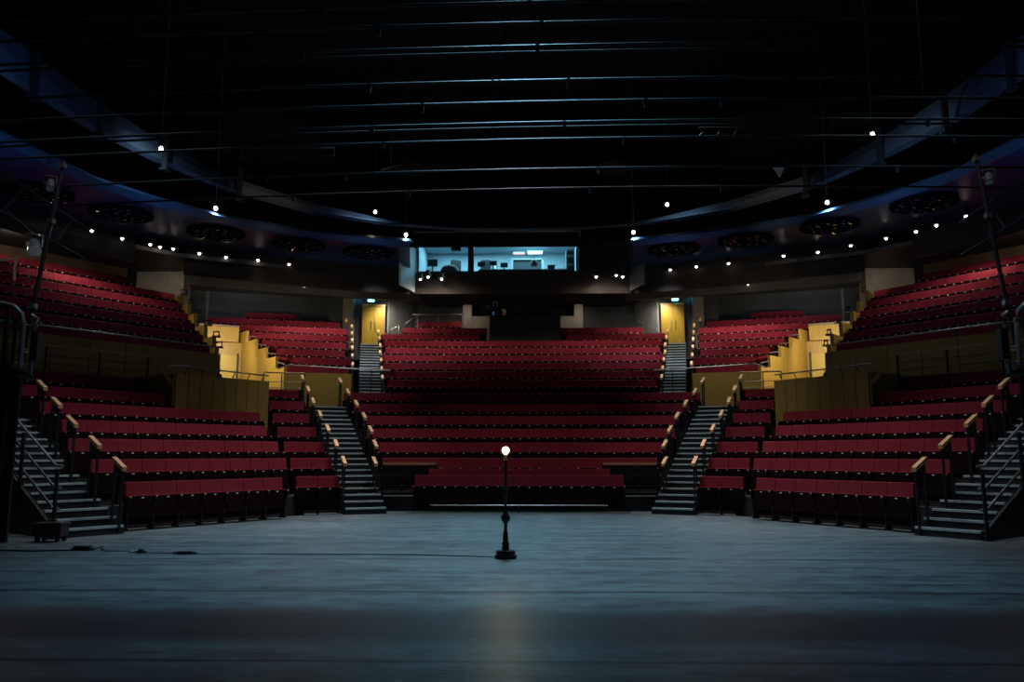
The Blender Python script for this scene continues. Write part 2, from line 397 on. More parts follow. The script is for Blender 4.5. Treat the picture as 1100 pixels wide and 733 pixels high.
# ------------------------------------------------------------------ stairs
def staircase(label, P0, direc, width, n, z0, rise, going, m, bottom=.5, zmin=0.0, nos=('nosing')):
    """P0 centre of first nosing edge"""
    P0 = Vector(mirP(P0, m)); d = Vector(mirP(direc, m)).normalized(); rz = math.atan2(d.y, d.x) - math.pi / 2
    t = thing('staircase', label, 'stairs', (P0.x, P0.y, max(zmin, 0)), rz, 'auditorium staircases')
    zb = max(zmin, 0)
    for i in range(n):
        zt = z0 + rise * (i + 1); s = MB()
        h = min(bottom, zt - zb)
        s.box((0, 0, -h / 2), (width, going + .02, h), 0)
        o = s.build('step', 'tread', t, (0, going * (i + .5), zt - zb))
        q = MB(); q.box((0, -going / 2 + .018, .003), (width - .03, .055, .014), 0); q.box((0, -going / 2 - .014, -.014), (width - .03, .012, .036), 0)
        q.build('nosing', 'nosing', o)
    return t
for m in (1, -1):
    staircase(f'wide stairs with pale nosings beside the central rows, {SIDE[m]} of the lamp', (-3.72, 19.72), (-.42, 1), 1.02, 20, .0, .1475, .325, m)
    staircase(f'steep upper stairs climbing to the yellow door on the {SIDE[m]}', (-5.22, 27.75), (-.213, 1), .94, 22, 2.98, .143, .293, m, zmin=2.4)
    # outer side stairs
    staircase(f'outermost stairs with grey rails at the {SIDE[m]} edge of the stage', (-7.56, 14.42), (-.80, .60), 1.15, 15, .0, .1475, .325, m)

# stringer + steel rails of the outer stairs
def along(P0, d, s, lat):   # lat positive to the outer (camera) side
    d = Vector(d).normalized(); w = Vector((-.60, -.80))
    return Vector(P0) + d * s + w * lat
for m in (1, -1):
    lab = SIDE[m]
    t = thing('stair_railing', f'grey three-bar railing on black posts of the {lab} outer stairs', 'railing', (0, 0, 0))
    D = (-.80, .60); P0 = (-7.56, 14.42)
    for h in (.98, .60, .24):
        r = MB(); a = along(P0, D, .25 , .58); b = along(P0, D, 3.6, .58); k = .1475 / .325
        z1 = .15 + .25 * k + h; z2 = .15 + 3.6 * k + h
        a0 = along(P0, D, .0, .58)
        r.tube([(*a0, z1 ), (*a, z1), (*b, z2)], .024)
        if m < 0: r.mirror()
        r.build('rail', 'greysteel', t)
    for s in (0.0, 1.55, 3.1):
        r = MB(); a = along(P0, D, s, .66); zt = .15 + s * .4538 + 1.0; z0 = 0
        r.tube([(*a, 0), (*a, zt)], .035); r.tube([(*a, 0), (*a, .015)], .09)
        if m < 0: r.mirror()
        r.build('post', 'dmetal', t)
    mb = MB(); a = along(P0, D, .0, .60); b = along(P0, D, 4.6, .60)
    mb.hexa([(*a, 0), (*b, 0), (b.x - .03, b.y - .05, 0), (a.x - .03, a.y - .05, 0)], [(*a, .16), (*b, 2.25), (b.x - .03, b.y - .05, 2.25), (a.x - .03, a.y - .05, .16)])
    if m < 0: mb.mirror()
    mb.build('stringer', 'dmetal', t)

# ------------------------------------------------------------------ timber-capped aisle handrails
def handrail(label, P, d, slope, z, foot, m, L=.42, group='timber capped handrails beside the stairs'):
    """P centre plan, d up-slope direction; cap centre height z; feet reach foot"""
    P = Vector(mirP(P, m)); d = Vector(mirP(d, m)).normalized()
    t = thing('handrail', label, 'handrail', (P.x, P.y, foot), math.atan2(d.y, d.x) - math.pi / 2, group)
    c = MB(); k = slope * L / 2
    c.slopebar((0, -L / 2, z - foot - k), (0, L / 2, z - foot + k), .085, .075); c.build('timber_cap', 'timber', t)
    for s in (-1, 1):
        y = s * (L / 2 - .06); q = MB(); top = z - foot + slope * y - .03
        lo = 0.0 if s < 0 else slope * .12
        q.box((0, y, (top + lo) / 2), (.035, .05, top - lo)); q.build('post', 'dmetal', t)
    q = MB(); q.slopebar((0, -L / 2 + .04, z - foot - k * .8 - .12), (0, L / 2 - .04, z - foot + k * .8 - .12), .03, .17); q.build('side_panel', 'dmetal', t)
# beside the outer stairs, at each outer row end
for m in (1, -1):
    lab = SIDE[m]
    for j, (a, b, z) in enumerate(LO[:6]):
        p = Vector(a) + Vector((-.06, -.12)) + Vector((-.56, -.83)) * .06 + Vector((.829, -.559)) * .28
        handrail(f'timber capped handrail by the {lab} outer stairs, {ORD[j]} one up from the stage', p, (-.80, .60), .45, z + .88 + .35 - (.0 if j else -.02), max(0, z - .02) , m)
    for j, (a, b, z) in enumerate(LI):
        p = Vector(b) + Vector((.14, -.10))
        handrail(f'timber capped handrail at the two-seat block, {lab} stairs, {ORD[j]} one up', p, (-.42, 1), .42, z + .88 + .38, z if j else 0, m)
    cl = [(3.62, 21.0, .0)] + [(hw, y - .014 * hw * hw, z) for _, _, hw, y, z in CEN]
    for j, (x, y, z) in enumerate(cl):
        handrail(f'timber capped handrail where the central rows meet the {lab} stairs, {ORD[j]} one up', (-x - .13, y - .15), (-.42, 1), .42, z + .88 + .38, z, m)
    for k, (hw, y) in enumerate(UCEN[:7]):
        z = 3.17 + .417 * k
        handrail(f'short timber cap on the upper central row ends, {lab} upper stairs, {ORD[k]} up', (-hw - .13, y - .25), (-.213, 1), .42, z + .98, z, m, .36, 'timber caps beside the upper stairs')
    for k, (a, b, z) in enumerate(UM[:7]):
        handrail(f'short timber cap on the yellow-walled block side, {lab} upper stairs, {ORD[k]} up', (b[0] + .2, b[1] - .2), (-.213, 1), .42, z + .98, z, m, .36, 'timber caps beside the upper stairs')

# timber rails flanking the pit rows
for m in (1, -1):
    t = thing('balustrade', f'black barred balustrade with a timber top rail, {SIDE[m]} of the front row', 'balustrade', (0, 0, 0))
    a, b = ((-3.60, 21.25), (-2.2, 21.25)) if m > 0 else ((2.2, 21.25), (3.60, 21.25))
    q = MB(); q.slopebar((*a, 1.20), (*b, 1.20), .09, .05); q.build('timber_rail', 'timber', t)
    q = MB(); q.wall(a, b, .85, 1.15, .04); q.build('upper_panel', 'dmetal', t)
    for z in (.78, .62, .45):
        q = MB(); q.tube([(*a, z), (*b, z)], .014); q.build('bar', 'dmetal', t)
    for p in (a, b):
        q = MB(); q.box((p[0], p[1], .59), (.05, .05, 1.18)); q.build('post', 'dmetal', t)
    q = MB(); q.box(((a[0] + b[0]) / 2, 21.0, .19), (1.3, .4, .38)); q.build('plinth', 'dmetal', t)
    q = MB(); q.box(((a[0] + b[0]) / 2, 20.79, .385), (1.2, .03, .02)); q.build('edge_strip', 'nosing', t)
t = thing('foot_rail', 'thin metal foot rail under the very front row of seats', 'rail', (0, 20.1, 0))
q = MB(); q.tube([(-2.2, 0, .19), (2.2, 0, .19)], .014); q.build('bar', 'steel', t)
for x in (-2.2, -1.1, 0, 1.1, 2.2):
    q = MB(); q.tube([(x, 0, 0), (x, 0, .19)], .012); q.build('support', 'dmetal', t)
for s in (-1, 1):
    q = MB(); q.box((s * 2.4, 0, .02), (.7, .05, .03)); q.build('base_bar', 'steel', t)

# ------------------------------------------------------------------ mustard panelled walls
for m in (1, -1):
    lab = SIDE[m]
    def W_(name, a, b, z0, z1, th=.12, mm='yellow'):
        q = MB(); q.wall(mirP(a, m), mirP(b, m), z0, z1, th); return struct(name, q, mm)
    # wall between the outer block and the upper outer block
    a, b = Vector((-14.2, 16.7)), Vector((-9.24, 24.04))
    q = MB(); nseg = 9
    for i in range(nseg):
        p = a.lerp(b, i / nseg); r = a.lerp(b, (i + 1) / nseg); g = (r - p).normalized() * .01
        q.wall(mirP(p + g, m), mirP(r - g, m), 2.9, 4.48, .10)
    struct(f'wall_{lab}_terrace', q, 'yellow')
    W_(f'wall_{lab}_terrace_end', (-9.24, 24.04), (-9.75, 24.75), 2.9, 4.48)
    # steel rail on top of it
    t = thing('guard_rail', f'thin steel guard rail on top of the {lab} terrace wall', 'guard rail', (0, 0, 0))
    q = MB(); q.tube([(*mirP(a, m), 4.70), (*mirP(b, m), 4.70)], .022); q.build('rail', 'steel', t)
    for i in range(8):
        p = a.lerp(b, (i + .5) / 8); q = MB(); q.tube([(*mirP(p, m), 4.48), (*mirP(p, m), 4.70)], .014, 6); q.build('bracket', 'dmetal', t)
    # timber balustrade in front of that wall
    t = thing('balustrade', f'timber topped mesh balustrade above the top row of the {lab} outer block', 'balustrade', (0, 0, 0))
    a2, b2 = Vector((-13.0, 16.9)), Vector((-10.05, 21.25))
    q = MB(); q.slopebar((*mirP(a2, m), 4.10), (*mirP(b2, m), 4.07), .07, .05); q.build('timber_rail', 'timber', t)
    for z in (3.85, 3.65, 3.45):
        q = MB(); q.tube([(*mirP(a2, m), z), (*mirP(b2, m), z)], .010, 6); q.build('wire', 'dmetal', t)
    for i in range(5):
        p = a2.lerp(b2, i / 4); q = MB(); q.box((*mirP(p, m), 3.33), (.04, .04, 1.5)); q.build('post', 'dmetal', t)
    # vomitory parapet box
    c1, c2 = Vector((-7.44, 23.33)), Vector((-9.11, 20.85)); nn = Vector((NX, NY))
    t = thing('parapet', f'mustard panelled vomitory parapet standing among the {lab} outer rows', 'parapet', (0, 0, 0))
    for i in range(8):
        p = c1.lerp(c2, i / 8); r = c1.lerp(c2, (i + 1) / 8); g = (r - p).normalized() * .008
        q = MB(); q.wall(mirP(p + g, m), mirP(r - g, m), 1.25, 3.57, .08); q.build('panel', 'yellow', t)
    for p, r, nm in ((c1, c1 + nn * 1.0, 'side_panel'), (c2, c2 + nn * 1.9, 'side_panel')):
        q = MB(); q.wall(mirP(p, m), mirP(r, m), 1.25, 3.57, .08); q.build(nm, 'yellow', t)
    q = MB(); q.prism([mirP(p, m) for p in (c1, c2, c2 + nn * 1.9, c1 + nn * 1.0)], 1.2, 2.3); q.build('base', 'dmetal', t)
    q = MB(); e = c2 + nn * .5
    q.tube([(*mirP(c1, m), 3.74), (*mirP(c2, m), 3.78), (*mirP(e, m), 3.72)], .020); q.build('rail', 'steel', t)
    for i in range(6):
        p = c1.lerp(c2, (i + .3) / 6); q = MB(); q.tube([(*mirP(p + nn * .14, m), 3.55), (*mirP(p, m), 3.76)], .014, 6); q.build('bracket', 'dmetal', t)
    # wall behind the head of the wide stairs
    W_(f'wall_{lab}_stair_head', (-7.75, 26.85), (-5.86, 27.45), 2.9, 4.20)
    W_(f'wall_{lab}_stair_head_return', (-7.75, 26.85), (-8.05, 26.75), 2.9, 4.20)
    # rails over it and across the upper stair
    t = thing('guard_rail', f'steel guard rail running across the foot of the {lab} upper stairs', 'guard rail', (0, 0, 0))
    pts = [(-8.25, 26.72, 4.32), (-7.9, 26.83, 4.46), (-5.86, 27.35, 4.38), (-4.55, 27.50, 4.32)]
    q = MB(); q.tube([(*mirP(p, m), p[2]) for p in pts], .024); q.build('rail', 'steel', t)
    for p in ((-7.4, 26.94), (-5.86, 27.35), (-5.2, 27.43), (-4.55, 27.50)):
        q = MB(); q.tube([(*mirP(p, m), 2.98), (*mirP(p, m), 4.36)], .018, 6); q.build('post', 'dmetal', t)
    t = thing('balustrade', f'three-bar balustrade crossing the {lab} vomitory beside the stair head', 'balustrade', (0, 0, 0))
    for z, mm in ((4.08, 'timber'), (3.78, 'steel'), (3.58, 'steel')):
        q = MB(); q.tube([(*mirP((-8.35, 25.6), m), z), (*mirP((-7.1, 25.95), m), z)], .024 if z > 4 else .014); q.build('rail', mm, t)
    for p in ((-8.35, 25.6), (-7.8, 25.75), (-7.1, 25.95)):
        q = MB(); q.tube([(*mirP(p, m), 2.9), (*mirP(p, m), 4.06)], .016, 6); q.build('post', 'dmetal', t)
    # stepped wall on the flank of the upper middle block
    st_pts = [(-8.12, 27.15, 4.55), (-8.62, 27.75, 4.98), (-9.24, 28.48, 5.40), (-9.86, 29.2, 5.82), (-10.5, 29.98, 6.25), (-11.15, 30.75, 6.25)]
    q = MB()
    for i in range(len(st_pts) - 1):
        q.wall(mirP(st_pts[i][:2], m), mirP(st_pts[i + 1][:2], m), 2.9, st_pts[i][2] - .12, .10)
    struct(f'wall_{lab}_vomitory_inner', q, 'yellow')
    for i in range(4):
        p, r = Vector(st_pts[i][:2]), Vector(st_pts[i + 1][:2]); z = st_pts[i][2] - .12
        t = thing('wall_handrail', f'short steel handrail on the {lab} inner stepped wall, {ORD[i]} step up', 'handrail', (*mirP(p, m), z), 0, 'handrails on the stepped walls')
        pp = mirP(p, m); rr = mirP(r, m); dx, dy = rr[0] - pp[0], rr[1] - pp[1]
        q = MB(); q.tube([(dx * .1, dy * .1, .10), (dx * .95, dy * .95, .22)], .020, 6); q.build('rail', 'steel', t)
        for f, zz in ((.15, .10), (.85, .20)):
            q = MB(); q.tube([(dx * f, dy * f, -.01), (dx * f, dy * f, zz)], .014, 6); q.build('bracket', 'dmetal', t)
    # stepped wall on the flank of the upper outer block
    so = [(-9.55, 24.35, 4.75), (-9.95, 25.1, 5.2), (-10.5, 25.75, 5.68), (-11.15, 26.4, 6.18), (-11.7, 27.15, 6.66), (-12.3, 27.85, 7.15), (-12.8, 28.55, 7.15)]
    q = MB()
    for i in range(6): q.wall(mirP((so[i][0] + .12, so[i][1]), m), mirP((so[i + 1][0] + .12, so[i + 1][1]), m), 2.9, so[i][2], .12)
    struct(f'wall_{lab}_vomitory_outer', q, 'yellow')
    for i in range(6):
        p = Vector(so[i][:2]) + Vector((.15, .1)); z = so[i][2]
        t = thing('grab_handle', f'black looped grab handle on the {lab} outer stepped wall, {ORD[i]} step up', 'handle', (*mirP(p, m), z), 0, 'grab handles on the stepped walls')
        q = MB(); q.tube([(-.08, -.06, 0), (-.08, -.06, .15), (.06, .05, .17), (.06, .05, .02)], .03, 6); q.build('bar', 'dmetal', t)
        q = MB(); q.box((0, 0, .0), (.2, .18, .05)); q.build('base_plate', 'dmetal', t)
    # far end of the vomitory with the bridging parapet and door
    W_(f'wall_{lab}_vomitory_end', (-12.75, 29.45), (-10.75, 30.45), 2.9, 5.70)
    q = MB(); q.wall(mirP((-12.25, 29.6), m), mirP((-10.95, 30.25), m), 5.72, 6.30, .12); q.wall(mirP((-12.25, 29.62), m), mirP((-10.95, 30.27), m), 6.31, 6.36, .2, 1)
    struct(f'wall_{lab}_bridge_parapet', q, ['yellow', 'steel'])
    d_ = thing('vomitory_door', f'pale yellow door at the far end of the {lab} vomitory', 'door', (0, 0, 0))
    a3, b3 = Vector((-11.52, 29.97)), Vector((-10.98, 30.24))
    q = MB(); q.wall(mirP(a3, m), mirP(b3, m), 3.0, 5.2, .05); q.build('door_leaf', 'yellowdoor', d_)
    for pa, pb in ((a3 + (a3 - b3) * .1, a3), (b3, b3 + (b3 - a3) * .1)):
        q = MB(); q.wall(mirP(pa, m), mirP(pb, m), 3.0, 5.28, .09); q.build('frame', 'dmetal', d_)
    q = MB(); hp = a3.lerp(b3, .15) + Vector((.04, -.06)); q.tube([(*mirP(hp, m), 4.0), (*mirP(hp, m), 4.35)], .02, 6); q.build('handle', 'steel', d_)
    q = MB(); q.prism([mirP(p, m) for p in [(-7.9, 25.2), (-9.2, 23.9), (-13.6, 29.6), (-10.6, 31.8), (-8.0, 27.2)]], 2.3, 2.9)
    struct('floor_vomitory', q, 'carpet')
    # ---------------- upper doors at the head of the upper stairs
    pd, pe = Vector((-6.93, 34.15)), Vector((-6.10, 34.35))
    d_ = thing('double_door', f'yellow double door at the head of the {lab} upper stairs', 'door', (0, 0, 0))
    mid = pd.lerp(pe, .5)
    for p, r in ((pd, mid - Vector((.006, 0))), (mid + Vector((.006, 0)), pe)):
        q = MB(); q.wall(mirP(p, m), mirP(r, m), 6.12, 7.85, .05); lf = q.build('door_leaf', 'yellowdoor', d_)
        c = p.lerp(r, .8 if p is pd else .2) + Vector((.0, -.06)); q = MB(); q.tube([(*mirP(c, m), 6.8), (*mirP(c, m), 7.2)], .015, 6); q.build('handle', 'steel', lf)
    for p, r in ((pd - (pe - pd) * .08, pd), (pe, pe + (pe - pd) * .08)):
        q = MB(); q.wall(mirP(p, m), mirP(r, m), 6.12, 7.92, .10); q.build('frame', 'yellow', d_)
    q = MB(); q.wall(mirP(pd - (pe - pd) * .08, m), mirP(pe + (pe - pd) * .08, m), 7.86, 7.95, .10); q.build('frame', 'yellow', d_)
    e_ = thing('exit_sign', f'glowing turquoise exit sign hanging above the {lab} yellow double door', 'exit sign', (*mirP((-6.60, 34.0), m), 7.98), math.radians(14 * m))
    q = MB(); q.box((0, 0, .12), (.30, .07, .20)); q.build('housing', 'exitbody', e_)
    q = MB(); q.box((0, -.038, .12), (.27, .01, .165)); q.build('lit_panel', 'exit', e_)
    q = MB()      # running figure and arrow, white bars on the panel
    q.box((-.05, -.046, .12), (.02, .004, .09)); q.box((-.05, -.046, .175), (.028, .004, .022)); q.box((.04, -.046, .12), (.07, .004, .02)); q.box((.08, -.046, .12), (.02, .004, .06))
    q.build('pictogram', 'plate', e_)
    # door surround walls
    W_(f'wall_{lab}_door_head', (-7.05, 34.25), (-6.0, 34.5), 7.95, 8.9, .1, 'rearwall')
    W_(f'wall_{lab}_door_flank', (-8.4, 33.9), (-7.05, 34.25), 5.5, 8.9, .1, 'rearwall')
    W_(f'wall_{lab}_door_cheek', (-5.98, 34.75), (-5.2, 36.55), 5.5, 8.9, .1, 'palewall')
    W_(f'wall_{lab}_rear', (-5.35, 36.6), (-2.6, 36.75), 6.2, 8.9, .1, 'rearwall')
    W_(f'wall_{lab}_upper_rear', (-16.5, 32.2), (-8.4, 34.9), 6.2, 8.9, .1, 'rearwall')
    # upper outer block rear wall
    W_(f'wall_{lab}_outer_rear', (-19.6, 22.0), (-14.85, 29.0), 6.9, 8.9, .12, 'brownwall')
    W_(f'wall_{lab}_outer_gap', (-14.95, 29.0), (-14.8, 29.9), 6.9, 9.2, .3, 'void')
    # concrete pier and columns
    q = MB(); q.prism([mirP(p, m) for p in [(-14.68, 29.45), (-12.86, 29.45), (-13.0, 30.4), (-14.68, 30.4)]], 5.6, 8.79); struct(f'pillar_{lab}_pier', q, 'concrete')
    q = MB(); q.box((*mirP((-13.6, 33.35), m), 7.2), (.42, .4, 3.0)); struct(f'pillar_{lab}_slim', q, 'concrete')
    q = MB(); q.box((*mirP((-7.55, 34.0), m), 7.2), (.44, .4, 3.0)); struct(f'pillar_{lab}_door', q, 'concrete')
    q = MB(); q.box((*mirP((-2.55, 36.2), m), 7.4), (.40, .4, 2.6)); struct(f'pillar_{lab}_rear', q, 'concrete')
    q = MB(); q.wall(mirP((-2.4, 36.1), m), mirP((-1.2, 36.1), m), 6.3, 7.72, .15); struct(f'wall_{lab}_desk_parapet', q, 'concrete')
# rear guard rail over the last partial row
t = thing('guard_rail', 'steel guard rail behind the last short row beside the left concrete post', 'guard rail', (0, 0, 0))
q = MB(); q.tube([(-5.6, 36.2, 7.84), (-2.8, 36.2, 7.84)], .022); q.build('rail', 'steel', t)
for x in (-5.6, -4.9, -3.9, -2.8):
    q = MB(); q.tube([(x, 36.2, 6.5), (x, 36.2, 7.84)], .015, 6); q.build('post', 'steel', t)
for m in (1, -1):
    for i, (x, y, z) in enumerate(((-5.75, 34.7, 6.1), (-4.95, 35.0, 6.6))):
        t = thing('stair_handrail', f"sloping steel handrail beside the rear rows, {['lower', 'upper'][i]} one near the {SIDE[m]} yellow door", 'handrail', (*mirP((x, y), m), z))
        q = MB(); q.tube([(-.3 * m, 0, .62), (.25 * m, .1, 1.02), (.25 * m, .1, .1)], .022, 6); q.build('rail', 'steel', t)
        q = MB(); q.tube([(-.3 * m, 0, 0), (-.3 * m, 0, .62)], .016, 6); q.build('post', 'dmetal', t)

# ------------------------------------------------------------------ mixing position in the middle of the rear rows
t = thing('sound_desk_cabin', 'large black cabin hanging over the middle of the rear rows', 'cabin', (0.1, 33.9, 6.25))
q = MB(); q.box((0, .5, .55), (3.05, 1.3, 1.1)); q.build('front', 'black', t)
q = MB(); q.box((0, .75, 1.75), (2.2, .6, 1.1)); q.build('cabinet', 'black', t)
for s in (-1, 1):
    q = MB(); q.box((s * 1.3, .6, 1.4), (.06, 1.0, .6)); q.build('side_cheek', 'black', t)
def fixture(name, label, loc, rz, tilt, n=1, L=.42, r=.12, group=None, mm='speaker'):
    t = thing(name, label, 'stage light', loc, rz, group)
    mt = Matrix.Rotation(tilt, 4, 'X')
    q = MB(); q.lathe([(r * .55, -L / 2), (r, -L * .3), (r, L * .25), (r * 1.15, L * .3), (r * 1.15, L / 2)], 12); q.v = [tuple(mt @ Vector(v)) for v in q.v]; q.build('lamp_housing', mm, t)
    q = MB(); q.lathe([(r * .95, -.004), (r * .95, .004)], 12, (0, 0, L / 2)); q.v = [tuple(mt @ Vector(v)) for v in q.v]; q.build('lens', 'ventfin', t)
    q = MB(); q.tube([(-r * 1.3, 0, 0), (-r * 1.3, 0, r * 2.2), (r * 1.3, 0, r * 2.2), (r * 1.3, 0, 0)], .015, 6); q.build('yoke', mm, t)
    return t
for i, (x, z) in enumerate(((-1.55, 7.85), (-1.2, 7.95), (-1.15, 7.55), (-.75, 7.6))):
    fixture('followspot', 'one of four clustered spotlights beside the black rear cabin', (x, 34.4, z), .3 - .25 * i, math.radians(95), r=.13, group='spotlight cluster beside the black rear cabin', mm='ventfin' if i % 2 else 'speaker')
for i, (x, z) in enumerate(((1.35, 7.8), (1.55, 7.65))):
    fixture('followspot', 'one of two spotlights at the right end of the black rear cabin', (x, 34.4, z), -.5, math.radians(120), r=.10, L=.55, group='spotlight pair beside the black rear cabin')

# ------------------------------------------------------------------ control booth
BY = 31.5
q = MB(); q.prism([(-4.35, BY), (4.65, BY), (4.65, BY + .2), (-4.35, BY + .2)], 7.85, 8.72); struct('wall_booth_front', q, 'bulk')
q = MB(); q.prism([(2.3, BY), (4.65, BY), (4.65, BY + .2), (2.3, BY + .2)], 8.72, 10.1); struct('wall_booth_dark', q, 'void')
q = MB(); q.prism([(-4.35, BY), (2.3, BY), (2.3, BY + .2), (-4.35, BY + .2)], 9.93, 10.4); struct('wall_booth_head', q, 'void')
q = MB(); q.prism([(-4.3, BY + .2), (2.3, BY + .2), (2.3, BY + 3.4), (-4.3, BY + 3.4)], 8.45, 8.6); struct('floor_booth', q, 'boothdark')
q = MB(); q.wall((-4.4, BY + 3.3), (2.4, BY + 3.3), 8.6, 10.4, .1); struct('wall_booth_back', q, 'booth')
q = MB(); q.wall((-4.3, BY + .2), (-4.3, BY + 3.3), 8.6, 10.4, .1); q.wall((2.3, BY + .2), (2.3, BY + 3.3), 8.6, 10.4, .1); struct('wall_booth_side', q, 'booth')
q = MB(); q.prism([(-4.4, BY), (2.4, BY), (2.4, BY + 3.4), (-4.4, BY + 3.4)], 10.35, 10.45); struct('ceiling_booth', q, 'booth')
for i, (x0, x1) in enumerate(((-4.22, -2.17), (-1.98, 2.22))):
    w = MB(); z0, z1 = 8.76, 9.92
    for a, b in (((x0, z0), (x1, z0)), ((x0, z1), (x1, z1))):
        w.box(((x0 + x1) / 2, BY + .05, a[1]), (x1 - x0 + .08, .12, .05))
    for x in (x0, x1): w.box((x, BY + .05, (z0 + z1) / 2), (.05, .12, z1 - z0))
    f = struct(f'window_{i + 1}', w, 'dmetal', ['narrow control booth window', 'wide control booth window'][i])
    p = MB(); p.box(((x0 + x1) / 2, BY + .06, (z0 + z1) / 2), (x1 - x0, .01, z1 - z0)); g = p.build('pane', 'glass', f)
q = MB(); q.box((-2.075, BY + .06, 9.34), (.17, .2, 1.2)); struct('trim_1', q, 'black')
# booth contents
def boxthing(name, label, cat, parts, loc, rz=0, group=None):
    t = thing(name, label, cat, loc, rz, group)
    for nm, c, d, mm in parts:
        q = MB(); q.box(c, d); q.build(nm, mm, t)
    return t
boxthing('control_desk', 'long dark control desk behind the wide booth window', 'desk', [('worktop', (0, 0, .33), (3.9, .7, .06), 'boothdark'), ('front_panel', (0, -.3, .15), (3.9, .04, .34), 'boothdark'), ('leg', (-1.85, .1, .15), (.06, .5, .3), 'boothdark'), ('leg', (1.85, .1, .15), (.06, .5, .3), 'boothdark')], (.15, BY + .8, 8.6))
boxthing('monitor', 'dark monitor on a stand in the narrow booth window', 'monitor', [('screen', (0, 0, .52), (.42, .04, .30), 'boothdark'), ('stand', (0, .02, .28), (.06, .05, .3), 'boothdark'), ('base', (0, 0, .12), (.3, .2, .04), 'boothdark')], (-3.72, BY + .7, 8.78))
boxthing('side_desk', 'low dark desk below the narrow booth window', 'desk', [('worktop', (0, 0, .27), (1.9, .6, .05), 'boothdark'), ('leg', (-.85, 0, .13), (.05, .5, .26), 'boothdark'), ('leg', (.85, 0, .13), (.05, .5, .26), 'boothdark')], (-3.15, BY + .75, 8.6))
for k, (x, tilt) in enumerate(((-2.75, .4), (-1.62, -.3))):
    t = thing('office_chair', ['dark chair turned sideways behind the narrow booth window', 'dark chair just inside the wide booth window, beside the mullion'][k], 'chair', (x, BY + 1.4, 8.6), tilt)
    q = MB(); q.rbox((0, .2, .78), (.46, .08, .55), .08); q.build('backrest', 'boothdark', t)
    q = MB(); q.rbox((0, 0, .45), (.46, .44, .08), .03); q.build('seat', 'boothdark', t)
    q = MB(); q.tube([(0, 0, .05), (0, 0, .42)], .03); q.build('stem', 'dmetal', t)
    q = MB()
    for a in range(5): q.tube([(0, 0, .06), (.26 * math.cos(a * 1.257), .26 * math.sin(a * 1.257), .04)], .02, 6)
    q.build('star_base', 'dmetal', t)
t = thing('equipment_heap', 'rounded dark coat bundle on the narrow window desk', 'bundle', (-3.0, BY + .62, 8.89))
q = MB(); q.lathe([(.30, 0), (.33, .08), (.28, .2), (.16, .29), (.03, .32)], 14); q.v = [(x * 1.15, y * .6, z) for x, y, z in q.v]; q.build('bundle_body', 'boothdark', t)
boxthing('doorway_cabinet', 'dark blue-grey cabinet with a pale surround inside the wide booth window', 'cabinet', [('body', (0, 0, .7), (1.25, .4, 1.0), 'boothdark'), ('surround', (-.66, -.05, .75), (.06, .45, 1.1), 'booth'), ('surround', (.66, -.05, .75), (.10, .45, 1.1), 'booth'), ('top', (0, -.05, 1.25), (1.4, .45, .05), 'booth')], (.22, BY + 2.6, 8.6))
boxthing('strip_light', 'pale glowing strip light over the booth cabinet', 'light', [('tube', (0, 0, 0), (.62, .06, .08), 'boothlamp'), ('body', (0, 0, .07), (.68, .1, .05), 'booth')], (.55, BY + 1.9, 10.02), 0)
boxthing('lit_panel', 'red and white lit display above the booth cabinet', 'display', [('white_strip', (0, 0, .03), (.5, .03, .06), 'screen'), ('red_strip', (0, 0, -.03), (.5, .03, .05), 'redscreen')], (-.15, BY + 1.9, 10.0), 0)
boxthing('wall_notice', 'square white notice on the pale booth wall at the right', 'notice', [('sheet', (0, 0, 0), (.30, .02, .24), 'screen'), ('frame', (0, .015, 0), (.36, .02, .30), 'boothdark')], (1.62, BY + 2.4, 9.30))  # paper sheet glows by itself to look brightly lit
boxthing('wall_notice', 'small white notice on the booth wall above the chair', 'notice', [('sheet', (0, 0, 0), (.16, .02, .2), 'screen'), ('frame', (0, .012, 0), (.19, .015, .23), 'boothdark')], (-1.25, BY + 3.1, 9.72))  # this sheet is self-lit too, though only paper
t = thing('task_lamp', 'round grey task lamp on an arm inside the wide booth window', 'lamp', (.50, BY + .9, 8.96))
q = MB(); q.lathe([(.12, 0), (.12, .03)], 14); q.build('base', 'booth', t)
q = MB(); q.tube([(0, 0, .03), (0, 0, .8)], .014, 6); q.build('arm', 'booth', t)
q = MB(); q.lathe([(.14, .26), (.16, .34), (.12, .46), (.03, .52)], 14); q.build('shade', 'boothdark', t)
boxthing('equipment_rack', 'tall equipment rack at the right end of the booth', 'rack', [('frame', (0, 0, .65), (.36, .4, 1.25), 'booth'), ('unit', (0, -.21, .45), (.28, .03, .25), 'boothdark'), ('unit', (0, -.21, .80), (.28, .03, .25), 'boothdark'), ('unit', (0, -.21, 1.12), (.28, .03, .12), 'boothdark')], (2.0, BY + 1.0, 8.6))
for i, (x, h) in enumerate(((-1.7, .30), (-1.2, .34), (-.75, .26), (1.2, .16))):
    boxthing('desk_monitor', f'small dark monitor on the control desk, {ORD[i]} from the mullion', 'monitor', [('screen', (0, 0, h), (.30, .03, .20), 'boothdark'), ('stand', (0, 0, h / 2), (.05, .04, h), 'boothdark')], (x, BY + .8, 8.96), group='monitors on the control desk')
t = boxthing('loudspeaker', 'square black loudspeaker hanging in front of the narrow booth window', 'speaker', [('cabinet', (0, 0, 0), (.38, .3, .32), 'speaker'), ('grille', (0, -.16, 0), (.33, .02, .28), 'black'), ('hanger', (0, 0, .35), (.04, .04, .4), 'dmetal')], (-2.62, BY - .6, 9.66))
